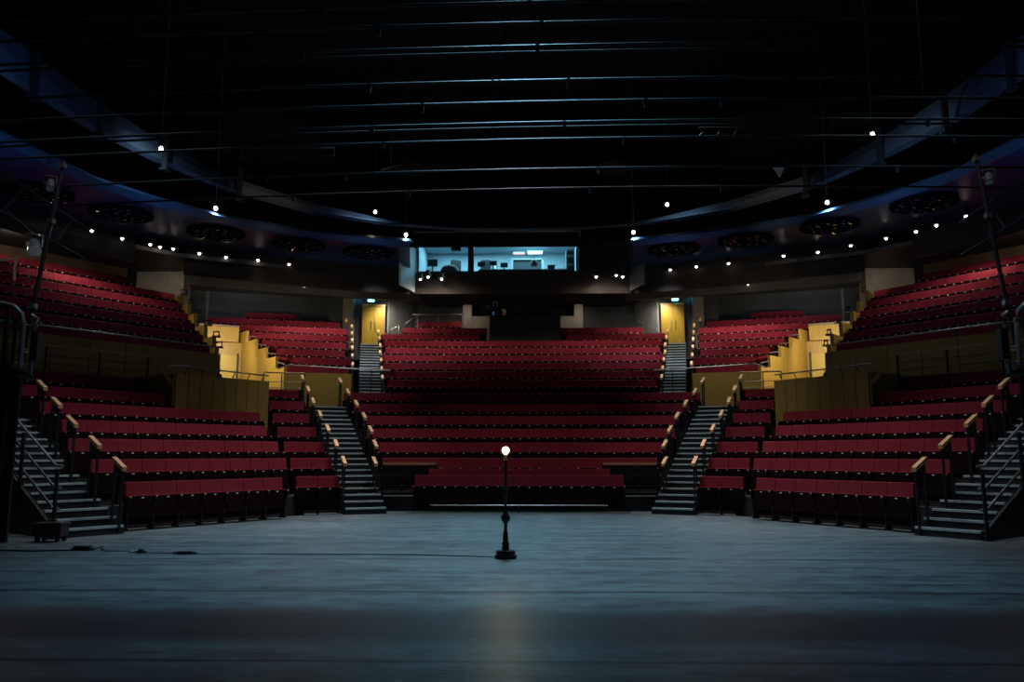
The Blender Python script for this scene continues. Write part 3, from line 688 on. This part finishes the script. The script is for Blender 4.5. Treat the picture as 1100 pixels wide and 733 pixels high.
# booth recess cheeks; left one paler, its blue-white light put into the colour
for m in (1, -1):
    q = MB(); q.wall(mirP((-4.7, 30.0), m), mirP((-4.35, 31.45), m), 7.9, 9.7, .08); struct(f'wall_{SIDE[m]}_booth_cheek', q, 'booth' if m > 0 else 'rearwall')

# ------------------------------------------------------------------ bulkhead, soffit and blue ceiling band
OUT = [(-20.5, 12.5), (-17.4, 18.5), (-15.4, 22.6), (-13.6, 25.4), (-12.0, 27.3), (-9.0, 29.0), (-6.4, 30.2), (-4.45, 30.95)]
INN = [(-13.2, 12.0), (-12.4, 17.0), (-11.8, 21.0), (-10.83, 22.86), (-9.36, 24.96), (-7.6, 26.1), (-5.7, 27.0), (-3.99, 27.7)]
BZ = [8.6, 8.38, 8.12, 7.92, 7.80, 7.74, 7.72, 7.72]
for m in (1, -1):
    lab = SIDE[m]; q = MB()
    for i in range(len(OUT) - 1):
        a_, b_ = OUT[i], OUT[i + 1]
        if i == 3: b_ = (-13.05, 26.0)
        if i == 4: a_ = (-12.0, 27.5)
        za, zb = (BZ[i], BZ[i + 1]); a_, b_ = mirP(a_, m), mirP(b_, m)
        q.hexa([(*a_, za), (*b_, zb), (b_[0] * 1.006, b_[1] + .1, zb), (a_[0] * 1.006, a_[1] + .1, za)][::1 if m > 0 else -1], [(*a_, 8.9), (*b_, 8.9), (b_[0] * 1.006, b_[1] + .1, 8.9), (a_[0] * 1.006, a_[1] + .1, 8.9)][::1 if m > 0 else -1])
    struct(f'wall_{lab}_bulkhead', q, 'bulk')
    q = MB(); P = [mirP(p, m) for p in INN + OUT[::-1]]
    for i in range(7):
        q.prism([mirP(INN[i], m), mirP(INN[i + 1], m), mirP(OUT[i + 1], m), mirP(OUT[i], m)], 8.80, 8.88)
    struct(f'ceiling_{lab}_blue_band', q, 'blue')
    q = MB()
    for i in range(7):
        a, b = Vector(INN[i]), Vector(INN[i + 1]); a2, b2 = a + (Vector((0, 22)) - a).normalized() * .28, b + (Vector((0, 22)) - b).normalized() * .28
        q.add([(*mirP(a, m), 8.78), (*mirP(b, m), 8.78), (*mirP(b2, m), 8.93), (*mirP(a2, m), 8.93), (*mirP(a, m), 9.1), (*mirP(b, m), 9.1)], [(0, 1, 2, 3), (3, 2, 5, 4), (4, 5, 1, 0)])
    struct(f'trim_{lab}_lower_lip', q, 'bluelip')
    # rear soffit
    q = MB()
    BACK = [(-22, 13), (-21, 20), (-19.5, 24), (-17.5, 28), (-15.8, 32.5), (-12.0, 34.5), (-8.2, 35.8), (-4.45, 37.0)]
    for i in range(7): q.prism([mirP(OUT[i], m), mirP(OUT[i + 1], m), mirP(BACK[i + 1], m), mirP(BACK[i], m)], 8.35, 8.5)
    struct(f'ceiling_{lab}_soffit', q, 'soffit')
    q = MB()
    for i in range(4, 7):
        a = Vector(OUT[i]).lerp(Vector(BACK[i]), .45); b = Vector(OUT[i + 1]).lerp(Vector(BACK[i + 1]), .45); q.wall(mirP(a, m), mirP(b, m), 7.95, 8.36, .3)
    struct(f'ceiling_{lab}_downstand', q, 'soffit')
q = MB(); q.prism([(-4.45, 31.7), (4.65, 31.7), (4.65, 37), (-4.45, 37)], 8.25, 8.44); struct('ceiling_rear_soffit', q, 'void')
q = MB(); q.wall((-2.6, 37), (2.6, 37), 6.2, 8.4, .1); struct('wall_rear', q, 'void')
# lip over the booth
q = MB(); q.wall((-3.99, 27.7), (3.99, 27.7), 8.80, 8.95, .2); struct('trim_booth_lip', q, 'void')
# upper ring fascia
RING = [(-11.9, 11.0, 10.0, 1.15), (-11.51, 16.5, 10, 1.1), (-11.4, 17.3, 10, 1.05), (-11.17, 19.7, 10, .95), (-10.53, 22.05, 10, .75), (-9.36, 24.8, 10, .50), (-7.3, 27.35, 10, .42), (-4.88, 28.79, 10, .22), (-2.14, 29.5, 10, .10), (0, 29.6, 10, .09)]
for m in (1, -1):
    q = MB(); V = []; F = []
    for x, y, z, h in RING:
        c = (Vector((0, 20)) - Vector((x, y))).normalized(); px, py = (x, y)
        for (o, zz) in ((0, z), (-.10 , z + h * .45), (-.32, z + h), (-.5, z + h), (-.25, z - .04)):
            V.append((*mirP((px + c.x * o, py + c.y * o), m), zz))
    k = 5
    for i in range(len(RING) - 1):
        for j in range(k): F.append((i * k + j, (i + 1) * k + j, (i + 1) * k + (j + 1) % k, i * k + (j + 1) % k))
    q.add(V, F, 0); struct(f'trim_{SIDE[m]}_upper_ring', q, 'ring')
    for i in range(2, 6):
        x, y, z, h = RING[i]; t = thing('hanger_bracket', f'black hanger bracket over the {SIDE[m]} upper ring, {ORD[i - 2]} from the stage', 'bracket', (*mirP((x + .25, y - .1), m), 9.6), 0, 'hanger brackets on the upper ring')
        q = MB(); q.box((0, 0, .55), (.14, .12, 1.1)); q.build('arm', 'black', t)
        q = MB(); q.box((0, 0, 0), (.2, .3, .06)); q.build('foot', 'black', t)
# high ceiling, outer walls
q = MB(); q.prism([(-24, -6), (24, -6), (24, 40), (-24, 40)], 15.0, 15.2); struct('ceiling', q, 'void')
for nm, a, b in (('wall_outer_left', (-23, -6), (-23, 40)), ('wall_outer_right', (23, -6), (23, 40)), ('wall_outer_rear', (-23, 39), (23, 39))):
    q = MB(); q.wall(a, b, -.3, 15, .2); struct(nm, q, 'void')

# ceiling vents
VENTS = [(-13.58, 21.4), (-12.25, 23.45), (-10.15, 25.6), (-7.85, 27.2), (-5.6, 28.3), (5.5, 28.1), (7.75, 26.9), (10.0, 25.2), (11.9, 22.9)]
for i, (x, y) in enumerate(VENTS):
    side = 'left' if x < 0 else 'right'; k = i if x < 0 else i - 5
    w = (['farthest from the booth', 'second from the side', 'third from the booth', 'second from the booth', 'next to the booth'] if x < 0 else ['next to the booth', 'second from the booth', 'third from the booth', 'farthest from the booth'])[k]
    t = thing('ceiling_vent', f'round dark ceiling vent with glinting fins, {side} side, {w}', 'ceiling vent', (x, y, 8.72), 0, 'round ceiling vents')
    q = MB(); q.lathe([(.90, .02), (.92, .04), (.92, .09)], 28); q.build('disc', 'vent', t)
    q = MB(); q.lathe([(.88, .0), (.93, .0), (.93, .03), (.88, .03)], 28); q.build('rim', 'vent', t)
    q = MB(); rr = random.Random(i)
    for a in range(26):
        an = a * 2.4; r = .15 + .72 * (a / 26) ** .5
        q.slopebar((r * .9 * math.cos(an) - .06, r * .9 * math.sin(an) - .05 + .1 * rr.random(), -.04 + .05 * rr.random()), (r * .9 * math.cos(an) + .06, r * .9 * math.sin(an) - .05 + .1 * rr.random(), -.04 + .05 * rr.random()), .05, .03)
    q.build('fins', 'ventfin', t)

# ------------------------------------------------------------------ lights helpers
def spot(name, loc, target, power, col, ang, blend=.6, radius=.08, parent=None):
    l = bpy.data.lights.new(name, 'SPOT'); l.energy = power; l.color = col; l.spot_size = math.radians(ang); l.spot_blend = blend; l.shadow_soft_size = radius
    o = bpy.data.objects.new(name, l); COL.objects.link(o)
    d = Vector(target) - Vector(loc); o.rotation_euler = d.to_track_quat('-Z', 'Y').to_euler()
    if parent: o.parent = parent; o.location = Vector(loc) - parent.location
    else: o.location = loc
    o.visible_camera = True
    return o
def point(name, loc, power, col, radius=.06, parent=None):
    l = bpy.data.lights.new(name, 'POINT'); l.energy = power; l.color = col; l.shadow_soft_size = radius
    o = bpy.data.objects.new(name, l); COL.objects.link(o); o.location = loc
    if parent: o.parent = parent; o.location = Vector(loc) - parent.location
    return o
WARM = (1, .86, .70)
# bulbs along the edge of the blue band
EDGE = [(-14.4, 23.35), (-13.7, 24.45), (-13.2, 25.4), (-12.62, 26.15), (-12.45, 26.5), (-12.1, 26.75), (-11.45, 27.4), (-10.7, 27.95), (-9.7, 28.45), (-8.75, 29.1), (-7.8, 29.7), (-6.7, 30.3), (-5.8, 30.6),
        (5.75, 30.3), (6.65, 29.8), (7.75, 29.3), (9.45, 28.2), (10.5, 27.7), (11.3, 26.8), (12.1, 25.9), (12.7, 25.1), (13.0, 24.4), (13.4, 23.45)]
def bulb(name, label, x, y, z, r, group, cable=0.0, aim=None, power=60, ang=100, col=WARM):
    t = thing(name, label, 'lamp', (x, y, z), 0, group)
    q = MB(); q.lathe([(r * .25, -r), (r * .8, -r * .6), (r, 0), (r * .8, r * .6), (r * .45, r)], 12); q.build('bulb', 'bulb', t)
    q = MB(); q.lathe([(.125, r * .3), (.12, r + .03), (.07, r + .06), (.07, r + .14), (.03, r + .18)] if not cable else [(.07, r), (.07, r + .14), (.03, r + .18)], 12); q.build('lamp_holder', 'dmetal', t)  # hood on lamps without cable, added to keep light off the ceiling
    if cable:
        q = MB(); q.tube([(0, 0, r + .17), (0, 0, cable)], .014, 5); q.build('cable', 'greysteel', t)
    else:
        q = MB(); q.box((0, 0, r + .2), (.16, .16, .05)); q.build('bracket', 'dmetal', t)
    if power:
        spot('spot_light', (x, y, z - r - .03), aim or (x * .96, y - 1.2, 0), power, col, ang, .8, .05, t)
    return t
for i, (x, y) in enumerate(EDGE):
    k = i if x < 0 else i - 13
    lab = f'small bare lamp under the blue ceiling edge, {ORD[k]} from the ' + ('left side' if x < 0 else 'booth going right')
    bulb('edge_lamp', lab, x, y, 8.52, .045, 'lamps along the blue ceiling edge', power=10 if i % 2 == 0 else 0, ang=70, aim=(x * .97, y - .6, 4.2))
for i, (x, z) in enumerate(((-4.05, 8.36), (-3.75, 8.45), (-3.2, 8.36), (2.95, 8.42), (3.75, 8.48), (4.0, 8.42))):
    bulb('booth_lamp', f'small bare lamp below the control booth, {ORD[i % 3]} {"left" if x < 0 else "right"} trio', x, 31.05, z, .045, 'lamps below the control booth', aim=(x, 31.4, 7.0), power=20 if i != 1 and i != 4 else 0, ang=120)
PEND = [(-9.96, 21.0, 9.86), (-5.28, 27.8, 10.13), (-9.66, 24.25, 9.17), (-4.12, 27.62, 9.22), (5.2, 27.5, 10.24), (9.62, 24.3, 9.25), (9.23, 20.0, 9.69), (4.0, 27.62, 9.26)]
PW = ['near the upper ring on the far left', 'over the centre-left rows, high', 'over the left blue band', 'just left of the control booth', 'over the centre-right rows, high', 'over the right blue band', 'near the upper ring on the far right', 'just right of the control booth']
for i, (x, y, z) in enumerate(PEND):
    bulb('pendant_lamp', f'bare pendant lamp on a long cable {PW[i]}', x, y, z, .06, 'pendant lamps on long cables', cable=15 - z, aim=(x * 1.01, y + .05, z - .6) if z < 9.3 else (x * 1.12, y + .75, z - .6), power=70 if z < 9.3 else 60, ang=150, col=(.45, .78, 1))
DOWN = [(-8.75, 31.2, 8.20), (-7.35, 31.9, 8.25), (-5.8, 33.5, 8.22), (9.0, 31.3, 8.20), (7.3, 31.6, 8.25), (5.85, 33.5, 8.22)]
for i, (x, y, z) in enumerate(DOWN):
    s_ = 'left' if x < 0 else 'right'
    bulb('soffit_lamp', f"small downlight under the rear soffit, {['over the mid block', 'beside the concrete post', 'at the yellow door'][i % 3]}, {s_} side", x, y, z, .055, 'downlights under the rear soffit', power=170 if i % 3 != 2 else 190, ang=140, aim=None if i % 3 != 2 else (x * .93, y + 1.2, 5.6))

# ------------------------------------------------------------------ rigging
def pipe(y, z, label, bow=.09, tilt=.012, L=12.0, dbl=True):
    bow = .125 * (L / 8.5) ** 2
    t = thing('rigging_pipe', label, 'pipe', (0, y, z), 0, 'rigging pipes above the stage')
    pts = [(-L + 2 * L * i / 12, 0, -bow * ((i - 6) / 6) ** 2 + tilt * (-L + 2 * L * i / 12)) for i in range(13)]
    q = MB(); q.tube(pts, .024, 6); q.build('tube', 'pipe', t)
    if dbl:
        q = MB(); q.tube([(x, .04, zz - .075) for x, _, zz in pts], .02, 6); q.build('cable_duct', 'black', t)
    rr = random.Random(int(y * 100))
    for c in range(6):
        x = -L * .9 + 1.8 * L * (c + rr.random() * .7) / 6; zc = -bow * (x / L) ** 2 + tilt * x
        q = MB(); q.box((x, .02, zc - .05), (.05, .07, .16)); q.build('clamp', 'pipe', t)
    return t
q = MB(); q.tube([(-9.75, 15.5, 5.84), (-10.4, 15.5, 6.38)], .02, 6); tag(q.build('lantern_arm', 'dmetal'), 'short black arm joining the grey lantern to the side truss', 'bracket')
PY = [10.03, 10.55, 11.2, 12.31, 13.11, 13.98, 14.77, 16.4, 17.67]
for i, y in enumerate(PY):
    pipe(y, 7.5, f'thin horizontal rigging pipe spanning the stage, {ORD[i]} from the top of the view', bow=.10, tilt=.014, L=10 + .35 * i, dbl=i in (2, 5))
for i, (x, y, z0, z1) in enumerate(((-.32, 12.3, 7.5, 15), (-.22, 12.3, 7.5, 15), (-4.9, 12.3, 7.5, 15), (-5.4, 13.1, 7.5, 15), (3.6, 10.6, 7.5, 15), (5.0, 11.2, 7.5, 15), (7.0, 13, 7.5, 15), (-9.4, 13.2, 6.2, 15), (-6.0, 11.2, 7.5, 15))):
    q = MB(); q.tube([(x, y, z0), (x, y, z1)], .012, 5); tag(q.build('suspension_cable', 'pipe'), f"thin vertical suspension cable holding the rigging pipes, {ORD[i]} in order of the hanging", 'cable', 'suspension cables of the rigging')
# hanging lighting trusses over the rows, faint
for i, (x, y, z) in enumerate(((-6.2, 20.2, 9.3), (5.9, 19.4, 9.45))):
    t = thing('ladder_truss', f"faint horizontal ladder truss hanging {['left', 'right'][i]} of the middle", 'truss', (x, y, z))
    for dy, dz in ((0, 0), (.0, .22)):
        q = MB(); q.tube([(-1.3, dy, dz), (1.3, dy, dz)], .022, 6); q.build('chord', 'pipe', t)
    for k in range(7):
        q = MB(); q.tube([(-1.3 + k * .43, 0, 0), (-1.1 + k * .4, 0, .22)], .014, 5); q.build('web_bar', 'pipe', t)
for i, (x, y, z) in enumerate(((-3.1, 22, 9.55), (2.7, 22, 9.55))):
    t = thing('reflector_panel', f"faint diamond shaped panel hanging {['left', 'right'][i]} of the middle in the dark", 'panel', (x, y, z))
    q = MB(); q.prism([(-.9, 0), (0, .6), (.9, 0), (0, -.6)], 0, .04); q.build('board', 'bulk', t)
    for s in (-1, 1):
        q = MB(); q.tube([(s * .6, 0, .04), (s * .6, 0, 5)], .01, 5); q.build('cable', 'black', t)
t = thing('horn_speaker', 'small pale cone hanging in the dark above the right rows', 'speaker', (7.1, 21.0, 9.1))
q = MB(); q.lathe([(.03, -.18), (.10, .0), (.16, .1)], 12); q.build('cone', 'plate', t)
q = MB(); q.lathe([(.2, .1), (.2, .35), (.1, .45)], 12); q.build('body', 'speaker', t)
# side gantries
for m in (1, -1):
    t = thing('side_truss', f'dark lattice truss running along the {SIDE[m]} side above the stage', 'truss', (0, 0, 0))
    chords = [(-9.6, 6.35), (-9.6, 7.15), (-10.3, 6.75)]
    for x, z in chords:
        q = MB(); q.tube([(*mirP((x, 8.5), m), z), (*mirP((x - 1.4, 19.5), m), z)], .03, 6); q.build('chord', 'pipe', t)
    for k in range(14):
        y0, y1 = 8.5 + k * .78, 8.5 + (k + 1) * .78
        f = lambda c, y: (*mirP((c[0] - 1.4 * (y - 8.5) / 11, y), m), c[1])
        q = MB(); q.tube([f(chords[k % 3], y0), f(chords[(k + 1) % 3], y1)], .014, 5); q.build('web_bar', 'pipe', t)
        q = MB(); q.tube([f(chords[(k + 1) % 3], y0), f(chords[(k + 2) % 3], y1)], .014, 5); q.build('web_bar', 'pipe', t)
    # scaffold pole holding it
    q = MB(); b = mirP((-8.38, 13.3), m); tp = mirP((-8.3, 13.9), m)
    q.tube([(*b, 2.96), (*tp, 6.8)], .035, 8)
    t = thing('scaffold_pole', f'tall black scaffold pole at the {SIDE[m]} edge of the stage', 'pole', (0, 0, 0)); q.build('tube', 'dmetal', t)
    for z in (3.2, 4.0, 5.6, 6.7):
        q = MB(); f = (z - 2.96) / 3.84; q.box((b[0] + (tp[0] - b[0]) * f, b[1] + (tp[1] - b[1]) * f, z), (.1, .1, .08)); q.build('clamp', 'steel', t)
    fixture('hanging_floodlight', f'small floodlight clamped high on the {SIDE[m]} scaffold pole', (*mirP((-8.42, 13.75), m), 6.3), .5 * m, math.radians(150), r=.07, L=.22)
# extra lantern on left at (8,265)
fixture('profile_lantern', 'grey lantern hanging above the top left seats', (-9.75, 15.5, 5.62), .7, math.radians(140), r=.11, L=.34, mm='ventfin')
t = thing('timber_gate_rail', 'short timber handrail beside the top left seats', 'handrail', (-14.6, 21.7, 6.35))
q = MB(); q.slopebar((-.35, -.35, .38), (.25, .25, .66), .08, .07); q.build('timber_cap', 'timber', t)
q = MB(); q.tube([(.22, .22, 0), (.22, .22, .62)], .03, 6); q.build('post', 'timber', t)

# wings: masking drape, guard frame at both edges
for m in (1, -1):
    lab = SIDE[m]
    t = thing('masking_flat', f'black draped flat standing at the {lab} edge of the stage', 'masking flat', (0, 0, 0))
    q = MB(); pts = []
    x0, x1 = -8.35, -10.6
    n = 60; front = []; back = []
    for i in range(n + 1):
        x = x0 + (x1 - x0) * i / n; y = 13.25 + .06 * math.sin(i * 1.1) + .03 * math.sin(i * 2.7)
        front.append((x, y)); back.append((x, y + .05))
    V = []; F = []
    for (x, y), (x2, y2) in zip(front, back):
        V += [(*mirP((x, y), m), .01), (*mirP((x, y), m), 2.85), (*mirP((x2, y2), m), 2.85), (*mirP((x2, y2), m), .01)]
    for i in range(n):
        for j in range(4): F.append((i * 4 + j, (i + 1) * 4 + j, (i + 1) * 4 + (j + 1) % 4, i * 4 + (j + 1) % 4))
    F += [(0, 1, 2, 3), (4 * n + 3, 4 * n + 2, 4 * n + 1, 4 * n)]
    q.add(V, F, 0); q.build('drape', 'drape', t)
    q = MB(); q.box((*mirP((-9.48, 13.25), m), 2.90), (2.3, .5, .10)); q.build('top_board', 'case', t)
    g = thing('tubular_barrier', f'black tubular guard frame with rounded chrome top at the {lab} stage edge', 'guard frame', (0, 0, 0))
    def tb(nm, pts, r, mm='dmetal'):
        q = MB(); q.tube([(*mirP((p[0], p[1]), m), p[2]) for p in pts], r, 8); q.build(nm, mm, g)
    tb('hoop', [(-10.6, 13.2, 4.05), (-8.72, 13.2, 4.0), (-8.52, 13.2, 3.95), (-8.38, 13.2, 3.82), (-8.33, 13.2, 3.62), (-8.33, 13.2, 2.9)], .038, 'greysteel')
    tb('rail', [(-10.6, 13.2, 3.72), (-8.30, 13.2, 3.66)], .032, 'steel')
    tb('rail', [(-10.6, 13.25, 3.30), (-8.5, 13.25, 3.52)], .014, 'steel')
    tb('upright', [(-8.62, 13.2, 2.9), (-8.62, 13.2, 3.95)], .04)
    tb('ladder_side', [(-8.18, 13.25, 2.7), (-8.18, 13.25, 3.62), (-8.13, 13.25, 3.74), (-8.24, 13.25, 3.8)], .035, 'greysteel')
    tb('ladder_side', [(-8.40, 13.1, 2.9), (-8.40, 13.1, 3.7)], .03)
    tb('base_bar', [(-8.12, 13.25, 2.72), (-8.6, 13.25, 2.96)], .03)
    for z in (3.62, 3.2, 2.95, 2.75):
        tb('rung', [(-8.42, 13.2, z), (-8.12, 13.25, z)], .018, 'steel')
    q = MB(); q.box((*mirP((-8.08, 13.2), m), 3.25), (.12, .15, .5)); q.build('junction_box', 'case', g)
    tb('support_leg', [(-8.9, 13.38, 0), (-8.9, 13.38, 2.9)], .04)

# flight case left
t = thing('equipment_case', 'low black equipment case on wheels at the foot of the left outer stairs', 'case', (-7.76, 13.52, 0), .0)
q = MB(); q.rbox((0, 0, .18), (.46, .28, .20), .04); q.build('case_body', 'case', t)
q = MB(); q.rbox((0, 0, .29), (.48, .30, .05), .02); q.build('lid', 'case', t)
q = MB(); q.tube([(-.1, 0, .31), (-.08, 0, .35), (.08, 0, .35), (.1, 0, .31)], .012, 6); q.build('handle', 'dmetal', t)
for x in (-.17, .17):
    for y in (-.10, .10):
        q = MB(); q.lathe([(.045, -.02), (.045, .02)], 10); q.v = [(x + v[2], y + v[0], .045 + v[1]) for v in q.v]; q.build('wheel', 'black', t)
for x in (-.225, .225):
    q = MB(); q.box((x, -.135, .2), (.02, .03, .2)); q.build('corner_trim', 'frame', t)
# cables on the floor
q = MB(); q.tube([(-12, 12.3, .012), (-9.5, 12.28, .012), (-8, 12.22, .012), (-7.2, 12.12, .012), (-6.62, 12.24, .012)], .012, 6)
tag(q.build('floor_cable', 'black'), 'thin black cable lying on the stage floor from the left edge to a connector', 'cable')
q = MB(); q.tube([(-6.45, 12.34, .012), (-6.42, 12.7, .012), (-6.3, 12.4, .012), (-6.1, 12.14, .012), (-5.75, 12.16, .012), (-5.66, 11.98, .012), (-4.9, 11.86, .012), (-3.4, 11.82, .012), (-1.5, 11.85, .008), (-.45, 11.62, .008), (-.25, 11.56, .008)], .007, 6)
tag(q.build('floor_cable', 'black'), 'thin black cable looping from the connector across the stage to the lamp foot', 'cable')
for i, (x, y, d) in enumerate(((-6.52, 12.28, (.26, .10, .07)), (-5.48, 11.97, (.07, .07, .06)), (-4.78, 11.86, (.24, .06, .045)))):
    t = thing('cable_connector', f"black cable connector on the stage floor, {['largest', 'smallest, in the middle', 'flat one toward the lamp'][i]}", 'connector', (x, y, 0), 0, 'cable connectors on the stage floor')
    q = MB(); q.rbox((0, 0, d[2] / 2), d, .015); q.build('body', 'black', t)
    q = MB(); q.tube([(-d[0] / 2 - .05, 0, .02), (-d[0] / 2, 0, .02)], .016, 6); q.tube([(d[0] / 2 + .05, 0, .02), (d[0] / 2, 0, .02)], .016, 6); q.build('strain_relief', 'black', t)

# ------------------------------------------------------------------ ghost light
t = thing('ghost_lamp', 'tall black turned standard lamp with a bare glowing bulb alone on the stage', 'lamp', (-.08, 11.5, 0))
q = MB(); q.lathe([(.155, 0), (.16, .02), (.155, .045), (.13, .05), (.135, .06), (.14, .085), (.13, .11), (.08, .115), (.06, .125)], 28); q.build('base', 'iron', t)
q = MB(); q.lathe([(.05, .12), (.055, .15), (.045, .17), (.052, .19), (.05, .215), (.035, .235), (.042, .26), (.038, .30), (.034, .34), (.028, .375), (.022, .39), (.024, .42), (.026, .47), (.040, .50), (.062, .525), (.068, .555), (.060, .59), (.038, .615), (.030, .625), (.036, .635), (.034, .66), (.022, .69),
                   (.020, .75), (.019, .88), (.034, .885), (.036, .91), (.022, .925), (.024, .95), (.050, .965), (.052, .985), (.03, 1.0), (.022, 1.02), (.020, 1.1), (.018, 1.36)], 20); q.build('turned_stem', 'iron', t)
q = MB(); q.lathe([(.022, 1.36), (.035, 1.375), (.035, 1.39), (.024, 1.40), (.022, 1.44)], 16); q.build('socket', 'brass', t)
q = MB(); q.lathe([(.018, 1.435), (.028, 1.455), (.048, 1.475), (.056, 1.50), (.050, 1.528), (.03, 1.548), (.006, 1.556)], 20); q.build('glass_bulb', 'ghostbulb', t)
point('lamp_glow', (-.08, 11.5, 1.50), 48, (1, .80, .38), .06, t)

# ------------------------------------------------------------------ lighting; washes and fills are added lights without fixtures
COOL = (.32, .74, 1.0)
spot('stage_wash', (0, 15.0, 14.6), (0, 13.4, 0), 9000, COOL, 62, .85, .9)
spot('front_fill', (0, 2.0, 13.5), (0, 4.2, 0), 150, (.2, .65, 1), 95, .9, .8)
spot('stage_back_wash', (0, 19.5, 14.0), (0, 17.8, 0), 2500, (1, .95, .90), 80, .8, .9)
for m in (1, -1):
    spot('house_wash', (-2.5 * m, 20.5, 14.0), (-6.5 * m, 17.9, .5), 3700, (1, .93, .92), 39, .9, .7)
    spot('stair_wash', (-4.6 * m, 21.2, 14.2), (-5.2 * m, 22.4, 1.2), 2900, (.9, .97, 1), 34, .8, .5)
    spot('upper_row_wash', (-14.6 * m, 24.9, 8.3), (-14.4 * m, 25.0, 6.5), 260, WARM, 150, .8, .2)  # added spot for the upper rows, kept out of sight by the bulkhead
    spot('upper_row_wash', (-17.0 * m, 22.0, 8.25), (-16.3 * m, 21.5, 6.5), 200, WARM, 150, .8, .2)
    spot('stair_head_wash', (-5.8 * m, 23.6, 9.3), (-6.6 * m, 26.4, 3.4), 420, (1, .95, .9), 60, .9, .2)
    spot('upper_row_front_wash', (-12.6 * m, 24.6, 8.6), (-12.8 * m, 24.6, 5), 200, WARM, 120, .8, .2)
    spot('upper_centre_wash', (-3.4 * m, 30.4, 8.6), (-3.0 * m, 30.9, 4.8), 320, WARM, 140, .8, .2)
    spot('upper_mid_wash', (-8.4 * m, 29.6, 8.25), (-8.6 * m, 30.2, 5), 280, WARM, 150, .8, .2)
    spot('upper_stair_wash', (-5.5 * m, 29.6, 8.6), (-5.4 * m, 30.2, 4), 480, (.85, .93, 1), 90, .8, .2)
    spot('side_stair_wash', (-6.0 * m, 13.0, 14.0), (-9.2 * m, 16.4, 1.5), 1700, (.8, .92, 1), 38, .8, .5)
    spot('rear_wall_wash', (-15.7 * m, 23.5, 8.3), (-16.8 * m, 26.4, 7.4), 60, WARM, 150, .9, .2)
    spot('pier_wash', (-12.3 * m, 27.0, 8.3), (-13.6 * m, 29.5, 7.2), 110, WARM, 70, .9, .2)
    spot('ring_wash', (-6.8 * m, 21.5, 8.3), (-8.5 * m, 26.0, 10.3), 300, (1, .85, .6), 36, .9, .2)
    spot('rear_mid_wash', (-11.5 * m, 31.2, 8.2), (-12.0 * m, 33.4, 6.9), 36, (.8, .9, 1), 130, .9, .2)
    spot('rear_post_wash', (-2.7 * m, 34.9, 8.1), (-2.5 * m, 36.1, 7.3), 30, WARM, 100, .9, .1)
    spot('vomitory_lamp', (-9.75 * m, 26.6, 5.2), (-9.3 * m, 28.3, 4.8), 190, (1, .86, .6), 160, .6, .03)
    spot('vomitory_end_lamp', (-10.9 * m, 28.2, 5.5), (-11.7 * m, 30.6, 4.4), 110, (1, .86, .6), 150, .6, .03)
    spot('exit_glow', (-6.55 * m, 33.8, 8.05), (-6.7 * m, 34.0, 8.4), 40, (.1, .6, 1), 160, 1, .05)
    spot('cheek_fill', (-3.9 * m, 29.9, 9.3), (-4.5 * m, 30.8, 8.9), 14 if m > 0 else 2, (.4, .8, 1), 80, 1, .05)  # added blue spot to brighten the booth cheek, no lamp there
    spot('blue_ring_fill', (-9.4 * m, 15.0, 9.0), (-11.6 * m, 17.5, 10.6), 80, (.12, .38, 1), 110, .9, .3)  # added blue spot tinting the upper ring, no fixture
    point('blue_band_fill', (-12.4 * m, 18.5, 7.8), 7, (.15, .45, 1), .03)  # added blue points tinting the ceiling band, no such lamps hang here
    point('blue_band_fill', (-10.2 * m, 22.2, 7.6), 18, (.15, .45, 1), .03)
    point('blue_band_fill', (-5.0 * m, 26.6, 7.9), 7, (.15, .45, 1), .03)
# booth
l = bpy.data.lights.new('booth_ceiling_light', 'AREA'); l.shape = 'RECTANGLE'; l.size = 5.5; l.size_y = 1.4; l.energy = 290; l.color = (.5, .86, 1)
o = bpy.data.objects.new('booth_ceiling_light', l); COL.objects.link(o); o.location = (-1.0, BY + 1.7, 10.3)

w = bpy.data.worlds.new('world'); S.world = w; w.use_nodes = True
w.node_tree.nodes['Background'].inputs[0].default_value = (.25, .45, .7, 1); w.node_tree.nodes['Background'].inputs[1].default_value = .01

S.view_settings.view_transform = 'Standard'; S.view_settings.look = 'None'; S.view_settings.gamma = 1; S.view_settings.use_curve_mapping = False
S.view_settings.exposure = 0.0
S.cycles.use_denoising = True
S.cycles.max_bounces = 6; S.cycles.diffuse_bounces = 3
S.cycles.sample_clamp_indirect = 3.0
